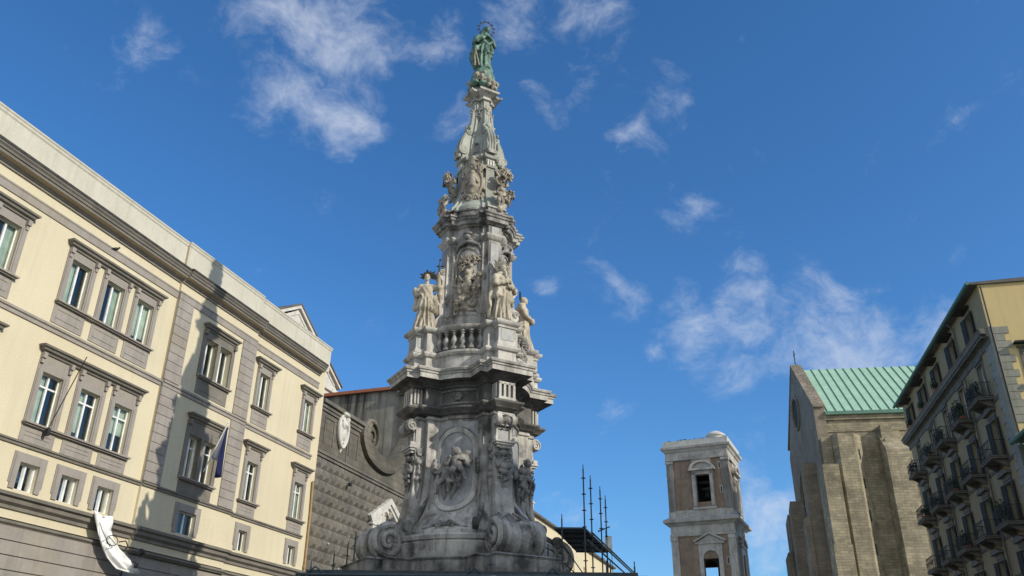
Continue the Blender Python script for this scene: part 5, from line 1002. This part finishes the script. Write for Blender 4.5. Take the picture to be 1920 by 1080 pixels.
for cy, cz, r, pa in ((13.4, 49.7, 2.65, r0), (12.8, 34.0, 5.3, rs)): mb = MB(); mb.lathe([(r, -.06), (r, .02), (.01, .02)], 28, lookm((-1.5, cy, cz), (0, 1, 0), (0, 0, 1), (1, 0, 0))); mb.build('pane', 'shutter', pa)
mb = MB()
for i in range(12): a = R(30 * i); mb.tube([(-1.6, 12.8 + .7 * math.cos(a), 34 + .7 * math.sin(a)), (-1.6, 12.8 + 5.2 * math.cos(a), 34 + 5.2 * math.sin(a))], .1, 6)
ring_x(mb, 12.8, 34.0, 3.2, -1.5, .2, .2); mb.build('tracery', 'tufa_dark', rs)
def buttress(name, x0, x1, y0, y1, z1, mat='tufa', cap=True, slope=2.2, low=None):
    mb = MB(); mb.prism([(y0, 0), (y1, 0), (y1, z1 + slope), (y0, z1)], x0, x1, 'X')
    if low: mb.box(x0 - .15, x1 + .15, y0 - .7, y0 + .1, 0, low)
    o = mb.build(name, mat, ch)
    return o
# corner buttress, stair turret with slits, side buttress, front buttresses
mb = MB(); mb.prism([(-2.1, -3.3), (.35, -3.3), (.35, 1), (-2.1, 1)], 0, 36.2, 'Z'); mb.prism([(-2.3, -3.5), (.45, -3.5), (.45, -1), (-2.3, -1)], 0, 24.0, 'Z'); mb.build('corner_buttress', 'tufa', ch)
mb = MB(); mb.prism([(.36, .2), (.2, -1.2), (1.0, -2.6), (3.5, -2.6), (4.9, -.9), (4.9, .2)], 0, 41.3, 'Z'); mb.prism([(-1.2, .2), (-1.3, -1.4), (.2, -1.4), (.2, .2)], 36.0, 41.0, 'Z'); tt = mb.build('stair_turret', 'tufa', ch)
for z in (32.6, 27.6, 22.6, 17.6, 37.2):
    mb = MB(); d_ = Vector((1.4, 1.7)).normalized(); c_ = Vector((4.1, -1.87)); q_ = [(c_.x - d_.x * .16 + .06, c_.y - d_.y * .16 - .06), (c_.x + d_.x * .16 + .06, c_.y + d_.y * .16 - .06), (c_.x + d_.x * .16 - .3, c_.y + d_.y * .16 + .3), (c_.x - d_.x * .16 - .3, c_.y - d_.y * .16 + .3)]
    mb.prism(q_, z, z + 1.6, 'Z'); mb.build('slit_window', 'shutter', tt)
buttress('side_buttress', 7.7, 11.2, -3.6, .2, 38.2, slope=4.3); buttress('side_buttress', 22.5, 26, -3.6, .2, 38.2, slope=4.3)
mb = MB(); mb.box(8.0, 9.7, -1.6, .1, 37, 42.8); mb.box(8.2, 9.4, -2.3, -1.5, 39.2, 40.4); mb.build('buttress_head', 'tufa', ch)
mb = MB(); mb.prism([(4.2, 0), (4.2, 38.4), (6.6, 36.9), (6.6, 0)], -3.6, -1.4, 'X'); mb.prism([(4.0, 0), (4.0, 29.6), (6.8, 28.6), (6.8, 0)], -4.4, -3.6, 'X'); mb.prism([(20.0, 0), (20.0, 35.5), (22.4, 34.2), (22.4, 0)], -3.6, -1.4, 'X'); mb.build('front_buttress', 'tufa_dark', ch)
mb = MB(); mb.prism([(26.4, 0), (26.4, 34.4), (29.6, 33.2), (29.6, 0)], -3.2, .0, 'X'); mb.prism([(26.2, 0), (26.2, 27.6), (29.8, 26.8), (29.8, 0)], -4.0, -3.2, 'X'); mb.build('corner_buttress', 'tufa_dark', ch)
mb = MB(); mb.tube([(-.6, 12.75, 58.9), (-.6, 12.75, 61.6)], .09, 6); mb.tube([(-.6, 12.1, 60.8), (-.6, 13.4, 60.8)], .09, 6); mb.build('cross', 'iron', ch)

# ============================================================ bell tower
A_T = -66
bt = empty('bell_tower', (41.6, 160.59, 0), R(66 - 90), 'square marble and brown brick bell tower with a white drum on its roof', 'bell tower')
W0 = -12.0; D0 = 12.0
def rectl(a, z, x0=W0, x1=0.0, y0=0.0, y1=D0): return [(x0 - a, y0 - a, z), (x1 + a, y0 - a, z), (x1 + a, y1 + a, z), (x0 - a, y1 + a, z)]
def band(name, mat, prof, **k): mb = MB(); mb.loft([rectl(a, z, **k) for a, z in prof]); return mb.build(name, mat, bt)
fields = [((W0 + 1.35, -1.35), (35.6, 45.4))]
def four(fn):     # the same front on each side
    for s in range(4):
        c = Vector(((W0) / 2, D0 / 2, 0)); m = Matrix.Translation(c) @ Matrix.Rotation(s * math.pi / 2, 4, 'Z') @ Matrix.Translation(-c); fn(s, m)
def tf(o, m): o.matrix_local = m; return o
def brick(s, m):
    mb = MB(); wall(mb, W0 + 1.2, -1.2, 35.5, 45.6, [(-6.4, -3.75, 37.2, 42.4), (-1.65, -1.15 - .1, 43.4, 44.6), (-1.65, -1.25, 38.7, 39.9)][:1], y=.25, depth=1.0); tf(mb.build('brick_wall', 'brick', bt), m); mb = MB()
    wall(mb, W0 + 1.2, -1.2, 0, 31, [(-6.2, -3.4, 20.0, 26.8)], y=.15, depth=1.0); tf(mb.build('brick_wall', 'brick', bt), m)
    mb = MB()
    for x0, x1 in ((W0, W0 + 1.35), (-1.35, 0)):
        mb.box(x0, x1, 0, 1.35, 34.4, 45.4); mb.box(x0 - .0, x1, -.15, .0, 44.9, 45.35); mb.box(x0, x1, -.12, .0, 34.5, 35.6)
        mb.box(x0 - .0, x1, -.05, 1.3, 0, 31.0); mb.box(x0, x1, -.2, -.05, 30.2, 30.9)
    mb.box(W0 + 1.35, -1.35, .05, .4, 34.4, 35.8)
    tf(mb.build('pilasters', 'tower_stone', bt), m)
    mb = MB()                                                         # upper window: surround and curved hood
    for x0, x1 in ((-7.15, -6.4), (-3.75, -3.0)): mb.box(x0, x1, -.1, .4, 36.0, 42.9); mb.box(x0 + .1, x1 - .1, -.3, -.1, 36.4, 42.2)
    mb.box(-7.15, -3.0, -.1, .4, 42.4, 43.3); mb.box(-7.3, -2.85, -.2, .4, 35.8, 36.2); mb.box(-6.4, -3.75, .3, .9, 37.0, 37.2)
    arc = [(-5.07 - 2.5 * math.cos(R(a)), 43.3 + 1.75 * math.sin(R(a))) for a in range(0, 181, 12)]; arc2 = [(-5.07 - 1.9 * math.cos(R(a)), 43.5 + 1.2 * math.sin(R(a))) for a in range(180, -1, -12)]
    mb.prism(arc, -.15, .3); mb.loft([[(x, -.15, z) for x, z in arc], [(x, -.65, z) for x, z in arc], [(x, -.65, z) for x, z in arc2[::-1]], [(x, -.15, z) for x, z in arc2[::-1]]], False); mb.box(-7.6, -2.55, -.7, .2, 43.15, 43.5)
    mb.box(-6.9, -3.3, .1, .35, 44.6, 45.6)
    tf(mb.build('window_surround', 'tower_stone', bt), m)
    mb = MB()                                                         # lower arch: surround and triangular hood
    for x0, x1 in ((-7.0, -6.2), (-3.4, -2.6)): mb.box(x0, x1, -.1, .4, 18, 29.4)
    ar = [(-6.2, 26.8)] + [(-4.8 - 1.4 * math.cos(R(a)), 26.8 + 1.4 * math.sin(R(a))) for a in range(0, 181, 12)] + [(-3.4, 26.8)]
    mb.prism([(-6.2, 29.4)] + ar + [(-3.4, 29.4)], -.1, .9)
    mb.box(-7.5, -2.1, -.3, .3, 29.4, 29.75); mb.prism([(-7.4, 29.75), (-2.2, 29.75), (-4.8, 31.15)], -.05, .3)
    for f in (lambda x: x, lambda x: -9.6 - x): mb.prism([(f(-7.6), 29.75), (f(-4.8), 31.2), (f(-4.8), 31.6), (f(-7.9), 29.9)], -.5, .25)
    tf(mb.build('arch_surround', 'tower_stone', bt), m)
    for z in (43.2, 38.6, 25.5):
        mb = MB(); yy = .25 if z > 35 else .15
        for a, b, c, d in ((-1.98, -1.83, z, z + 1.5), (-1.57, -1.42, z, z + 1.5), (-1.83, -1.57, z, z + .2), (-1.83, -1.57, z + 1.3, z + 1.5)): mb.box(a, b, yy - .12, yy + .05, c, d)
        f = tf(mb.build('slit_frame', 'tower_stone', bt), m); mb = MB(); mb.box(-1.83, -1.57, yy - .03, yy + .05, z + .2, z + 1.3); mb.build('slit', 'shutter', f)
four(brick)
band('cornice', 'tower_stone', [(.0, 45.4), (.15, 45.5), (.15, 46.0), (.05, 46.05), (.05, 47.0), (.25, 47.15), (.45, 47.5), (.75, 47.7), (.8, 48.1), (-.3, 48.2)])
band('parapet', 'whitemarble', [(.35, 48.1), (.4, 49.3), (.0, 49.35), (0, 48.6), (-.8, 48.5), (-5.9, 48.5)])
band('middle_cornice', 'tower_stone', [(-.4, 30.9), (.15, 31.0), (.15, 31.4), (.0, 31.5), (.0, 32.9), (.3, 33.1), (.5, 33.3), (1.1, 33.5), (1.15, 33.95), (.3, 34.5), (-.3, 34.5)])
mb = MB()
for s in range(4):
    for i in range(7):
        for x in (W0 + .5 + i * 1.62,): 
            if s == 0: mb.box(x, x + .5, -.08, .02, 31.55, 32.85)
            if s == 1: mb.box(-.02, .08, x - W0, x - W0 + .5, 31.55, 32.85)
mb.build('frieze_blocks', 'tower_stone', bt)
mb = MB(); mb.box(W0 + 1, -1, 1, 11, 31.2, 34.0); mb.box(W0 + 1, -1, 1, 11, 45.5, 46.5); mb.build('floor_slab', 'tower_stone', bt)
mb = MB(); mb.lathe([(1.75, 0), (1.75, 2.3), (1.95, 2.35), (1.95, 2.65), (1.7, 2.85), (.9, 3.35), (.01, 3.55)], 24, Matrix.Translation((-2.6, 4.2, 48.3))); mb.build('roof_drum', 'whitemarble', bt, smooth=35)
gm = MB()
for i in range(90):
    x = rg.uniform(W0, -2); z = 49.3; s = rg.uniform(.1, .4) * (1 if rg.random() < .5 else .4); a = rg.uniform(0, 3); y = rg.uniform(-.2, .3); gm.add([(x, y, z), (x + s * math.cos(a), y, z + s * .6), (x - s, y + .1, z + s)], [(0, 1, 2)])
tag(gm.build('weeds', 'leaf', bt), kind='stuff')
mc = lambda x, y, z: (Matrix.Rotation(R(66 - 90), 4, 'Z') @ Vector((x, y, 0)) + Vector((41.6, 160.59, z)))
mb = MB(); mb.box(-8.2, -5.2, 8.5, 8.7, 36, 45); mb.box(-5.2, -2, 8.5, 8.7, 39.4, 45); mb.box(-9.5, -2, 5.6, 5.9, 41.3, 41.8); mb.box(-9.5, -2, 3.0, 3.3, 41.3, 41.8); mb.build('bell_frame', 'bronze', bt)
bl = empty('church_bell', mc(-5.07, 4.0, 38.6), R(-24), 'bronze bell hung in the upper opening of the brick bell tower', 'bell')
mb = MB(); mb.lathe([(.95, 0), (.80, .25), (.62, .8), (.52, 1.3), (.35, 1.55), (.01, 1.65)], 20); mb.build('bell', 'bronze', bl, smooth=50); mb = MB(); mb.box(-1.2, 1.2, -.15, .15, 1.6, 2.1); mb.build('yoke', 'bronze', bl)
# ============================================================ right-hand apartment building (local x towards us, y into it)
RRZ = R(-12.3 - 90); RP = (28.87, 47.16, 0)
rb = empty('apartment_building', RP, RRZ, 'tall ochre apartment building with balconies and a dentilled cornice, at the right edge', 'building')
cx_ = [-3.05 - 4.6 * i for i in range(5)]; fl_ = [18.8, 15.2, 11.4, 7.6, 3.8]
hs = [(c - .52, c + .52, 22.55, 24.65) for c in cx_] + [(c - .52, c + .52, f, f + 2.45) for c in cx_ for f in fl_]
mb = MB(); wall(mb, -24, 0, 0, 25.45, hs, y=0, depth=.3)
mb.add([(0, 0, 0), (0, 16, 0), (0, 16, 25.45), (0, 0, 25.45), (-24, 0, 0), (-24, 16, 0), (-24, 16, 25.45), (-24, 0, 25.45)], [(4, 5, 6, 7), (1, 2, 6, 5), (3, 2, 6, 7)])
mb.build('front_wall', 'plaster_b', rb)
TX = lambda a, b, c: (-b, a, c)      # sheet facing +x
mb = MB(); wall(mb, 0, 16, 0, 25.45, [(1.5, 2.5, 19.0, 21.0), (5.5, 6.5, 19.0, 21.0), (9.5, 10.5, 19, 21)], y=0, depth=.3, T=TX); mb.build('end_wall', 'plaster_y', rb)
mb = MB()
for i in range(13):
    z1 = 22.55 - i * .46; wq = 1.05 if i % 2 == 0 else .78; mb.box(-.05, .05, .22, wq, z1 - .43, z1)
mb.box(-.62, .055, -.055, .22, 8, 22.6)
for i in range(24): z1 = 21.9 - i * .46; wq = 1.3 if i % 2 == 0 else .95; mb.box(-wq, -.62, -.05, .05, z1 - .43, z1)
mb.build('corner_quoins', 'trim_g', rb)
def run2(name, mat, prof, x0=-24.0, x1=0.0):
    mb = MB(); mb.loft([[(x0, -d, z) for d, z in prof], [(x1 + .0, -d, z) for d, z in prof]], False, False, False)
    for x in (x0, x1): mb.add([(x, -d, z) for d, z in prof], [tuple(range(len(prof)))])
    return mb.build(name, mat, rb)
run2('cornice', 'trim_d', [(0, 21.55), (.08, 21.6), (.08, 21.95), (.22, 22.0), (.22, 22.16), (.50, 22.2), (.55, 22.4), (.62, 22.5), (0, 22.56)], -24.3, .02)
mb = MB()
for i in range(60): x = -.35 - i * .4; mb.box(x - .11, x + .11, -.46, -.2, 22.0, 22.18)
mb.build('dentils', 'trim_d', rb)
for z in (18.45, 14.85, 11.05, 7.2): run2('floor_band', 'trim_d', [(0, z), (.05, z + .02), (.05, z + .22), (0, z + .25)], -24, -1.3)
mb = MB(); mb.prism([(-.46, 25.44), (-.42, 25.6), (8, 25.8), (16.4, 25.6), (16.4, 25.44)], -24.4, .14, 'X'); mb.build('roof', 'lead', rb)
mb = MB(); mb.tube([(-24.5, -.60, 25.52), (.2, -.60, 25.52)], .12, 8); mb.build('gutter', 'patina_dark', rb)
for x in (-6.0, -15.2): mb = MB(); mb.tube([(x, -.5, 25.4), (x, -.12, 25.0), (x, -.12, 22.6)], .05, 8); mb.tube([(x, -.12, 21.5), (x, -.12, 0)], .055, 8); mb.build('downpipe', 'trim_d', rb)
mb = MB(); mb.tube([(.08, .13, 25.3), (.12, .14, 16)], .05, 8); mb.build('downpipe', 'iron', rb)
def rwin(kind):
    h = 2.45; mb = MB(); y = -.05
    if kind == 'top':
        h = 2.1; mb.box(-.62, -.52, y, .02, 0, h + .1); mb.box(.52, .62, y, .02, 0, h + .1); mb.box(-.52, .52, y, .02, h, h + .1)
    else:
        for s in (-1, 1): mb.box(*sorted((s * .52, s * .70)), y, .02, 0, h + .14)
        mb.box(-.52, .52, y, .02, h, h + .14)
        if kind == 'mid': mb.box(-.75, .75, -.09, .02, h + .14, h + .42); mb.prism([(-.95, h + .42), (.95, h + .42), (.9, h + .56), (0, h + .78), (-.9, h + .56)], -.32, .02)
        else: mb.box(-.8, .8, -.14, .02, h + .14, h + .26)
    f = mb.build('window', 'trim_d', rb)
    a = MB(); t = .06
    for s in (-1, 1): a.box(*sorted((s * .52, s * .46)), .2, .26, 0, h); a.box(*sorted((s * .02, s * .06)), .2, .26, 0, h)
    a.box(-.52, .52, .205, .255, h - .06, h); a.box(-.52, .52, .205, .255, .0, .3); a.box(-.52, .52, .205, .255, h * .62, h * .62 + .06); a.build('sash', 'trim_g' if kind != 'hi' else 'white', f)
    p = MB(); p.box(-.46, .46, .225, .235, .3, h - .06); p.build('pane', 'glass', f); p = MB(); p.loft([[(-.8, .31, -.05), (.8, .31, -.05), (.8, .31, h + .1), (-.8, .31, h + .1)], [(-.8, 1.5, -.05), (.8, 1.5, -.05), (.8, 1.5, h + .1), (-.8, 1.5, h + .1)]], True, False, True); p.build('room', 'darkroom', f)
    for s in (-1, 1):
        s_ = MB()
        m = Matrix.Translation((s * .53, -.06, 0)) @ Matrix.Rotation(R(-12 if s > 0 else 192), 4, 'Z')
        s_.add([tuple(m @ Vector(q)) for q in [(0, 0, .05), (.5, 0, .05), (.5, 0, h), (0, 0, h), (0, .045, .05), (.5, .045, .05), (.5, .045, h), (0, .045, h)]], [(0, 1, 2, 3), (4, 5, 6, 7), (0, 1, 5, 4), (1, 2, 6, 5), (2, 3, 7, 6), (3, 0, 4, 7)])
        if kind != 'hi': s_.build('shutter', 'shutter', f)
    return f
def balcony():
    mb = MB(); mb.box(-1.15, 1.15, -.95, 0, -.14, 0); mb.box(-1.2, 1.2, -1.0, 0, -.02, .04)
    for s in (-.85, .85): mb.prism([(0, -.14), (-.8, -.14), (-.7, -.22), (-.15, -.55), (0, -.6)], s - .09, s + .09, 'X')
    b = mb.build('balcony', 'trim_d', rb); r_ = MB()
    for z in (.10, .98): r_.tube([(-1.12, 0, z), (-1.12, -.92, z), (1.12, -.92, z), (1.12, 0, z)], .022, 5)
    for i in range(20): x = -1.1 + 2.2 * i / 19; r_.tube([(x, -.92, .04), (x, -.92 - .06 * (i % 2), .5), (x, -.92, .98)], .013, 4)
    for s in (-1.12, 1.12):
        for i in range(7): r_.tube([(s, -.12 * i - .1, .04), (s, -.12 * i - .1, .98)], .012, 4)
    r_.build('railing', 'iron', b); return b
protos = {k: rwin(k) for k in ('top', 'hi', 'mid')}; used = set(); b0 = balcony(); first_b = True
def use_(p, key, loc):
    global first_b
    if key not in used: used.add(key); p.location = loc; return p
    return dup(p, rb, loc)
for i, c in enumerate(cx_):
    use_(protos['top'], 'top', (c, 0, 22.55))
    mb = MB(); mb.prism([(-.75, 24.95), (-.12, 25.15), (-.0, 25.15), (-.0, 24.95)], c - .7, c + .7, 'X') ; mb.build('window_canopy', 'shutter', rb)
    for j, f in enumerate(fl_): use_(protos['hi' if j == 0 else 'mid'], 'hi' if j == 0 else 'mid', (c, 0, f)); use_(b0, 'b', (c, 0, f))
w_ = rwin('hi'); w_.name = 'end_window'; w_.location = (0, 2.0, 19.0); w_.rotation_euler = (0, 0, math.pi / 2); w_.scale = (.95, 1, .82); dup(w_, rb, (0, 6.0, 19.0), math.pi / 2)
mb = MB(); mb.box(.0, .45, 1.1, 3.0, 21.35, 21.45); mb.build('window_hood', 'shutter', rb); mb = MB(); mb.box(.0, .25, 1.3, 2.8, 18.85, 18.98); mb.build('window_sill', 'trim_g', rb)
def at_rb(x, y, z): v = Matrix.Rotation(RRZ, 4, 'Z') @ Vector((x, y, 0)); return (v.x + RP[0], v.y + RP[1], z)
def plant(x, f, y, label, seed, w_=1.0, h_=.7, n=420, tall=0.3):
    rg = random.Random(seed); p = empty('balcony_plant', at_rb(x, y, f), RRZ, label, 'plant', 'plants on the balconies')
    mb = MB(); 
    mb.loft([[(-w_ * .42, -.12, .05), (w_ * .42, -.12, .05), (w_ * .42, .12, .05), (-w_ * .42, .12, .05)], [(-w_ * .46, -.15, .27), (w_ * .46, -.15, .27), (w_ * .46, .15, .27), (-w_ * .46, .15, .27)], [(-w_ * .43, -.12, .25), (w_ * .43, -.12, .25), (w_ * .43, .12, .25), (-w_ * .43, .12, .25)]], True, True, True)
    mb.build('pot', 'tiles', p); mb = MB()
    for i in range(n):
        a = rg.uniform(0, 6.28); q = math.sqrt(rg.random()); c = Vector((w_ * .55 * q * math.cos(a) + rg.uniform(-.1, .1), .25 * q * math.sin(a), .25 + rg.random() ** .8 * (h_ + tall * (rg.random() < .2))))
        s = rg.uniform(.05, .11); u = Vector((rg.uniform(-1, 1), rg.uniform(-1, 1), rg.uniform(-.6, 1))).normalized(); v = u.orthogonal().normalized()
        mb.add([tuple(c - u * s), tuple(c + v * s * .45), tuple(c + u * s), tuple(c - v * s * .45)], [(0, 1, 2, 3)])
    mb.build('foliage', 'leaf', p)
col = ['nearest the corner', 'second from the corner', 'third from the corner', 'fourth from the corner', 'farthest from the corner']
row = {18.8: 'top balcony row', 15.2: 'second balcony row', 11.4: 'third balcony row', 22.6: 'ledge under the roof'}
sd = 0
for i, f, h_, n, look in ((0, 18.8, .95, 520, 'large bushy'), (1, 18.8, 1.0, 520, 'dense dark'), (2, 18.8, .8, 300, 'trailing'), (3, 18.8, .7, 260, 'ragged'), (4, 18.8, .9, 300, 'bushy'), (2, 15.2, .7, 300, 'thick low'), (3, 15.2, .6, 240, 'low leafy'), (4, 15.2, .6, 240, 'dark leafy'),
                      (0, 11.4, 1.0, 420, 'spiky spreading'), (2, 11.4, .8, 260, 'tall thin'), (1, 15.2, .5, 120, 'sparse'), (2, 22.6, .5, 140, 'small leafy'), (3, 22.6, .5, 160, 'small dark'), (4, 22.6, .6, 160, 'small bushy')):
    sd += 1; yy = -.62 if f < 20 else -.35; plant(cx_[i] + (-.5 if sd % 2 else .3) * (f < 20), f, yy, f'{look} green plant on the {row[f]}, {col[i]}', sd, 1.9 if look in ('large bushy', 'dense dark') else 1.3 if f < 20 else .8, h_, n)
# lower wing in front of its end wall
an = empty('lower_wing', RP, RRZ, 'lower grey wing with a dark green gutter, in front of the ochre end wall', 'building')
mb = MB(); mb.box(.9, 9, .6, 9, 0, 15.2); mb.build('wall', 'trim_g', an); mb = MB(); mb.prism([(-.35, 15.3), (-.35, 15.5), (4.5, 16.4), (9.2, 15.5), (9.2, 15.3)], .3, 9.2, 'X'); mb.build('roof', 'patina_dark', an)
mb = MB(); mb.tube([(.25, -.45, 15.35), (9.2, -.45, 15.35)], .13, 8); mb.tube([(1.1, -.4, 15.2), (1.3, .5, 14.2), (1.3, .5, 0)], .06, 8); mb.build('gutter', 'patina_dark', an)
# block on the near right side of the square: its shadow covers the foot of the monument
oc = empty('corner_block', (33.2, 13.2, 0), R(180 - 29.7), 'plain ochre block on the near right side of the square, outside the frame', 'building')
mb = MB(); wall(mb, -9.5, 9.5, 0, 26.2, [(x, x + 1.2, z, z + 2.2) for x in (-7, -3.5, 0, 3.5, 6.5) for z in (4, 8.5, 13, 17.5, 21.8)], y=-6, depth=.4, T=lambda a, b, c: (b, a, c)); mb.box(-5.55, 6, -9.5, 9.5, 0, 26.2); mb.build('wall', 'plaster_y', oc)
mb = MB(); mb.box(-6.5, 6.5, -10, 10, 26.2, 26.6); mb.build('cornice', 'trim_g', oc)
# ============================================================ ground
mb = MB(); mb.add([(-2500, -2500, -.02), (2500, -2500, -.02), (2500, 2500, -.02), (-2500, 2500, -.02)], [(0, 1, 2, 3)]); tag(mb.build('ground', 'trim_g'), kind='structure')
mb = MB(); mb.add([(-60, -30, 0), (60, -30, 0), (60, 60, 0), (-60, 60, 0)], [(0, 1, 2, 3)]); tag(mb.build('square_paving', M['paving']), kind='structure')
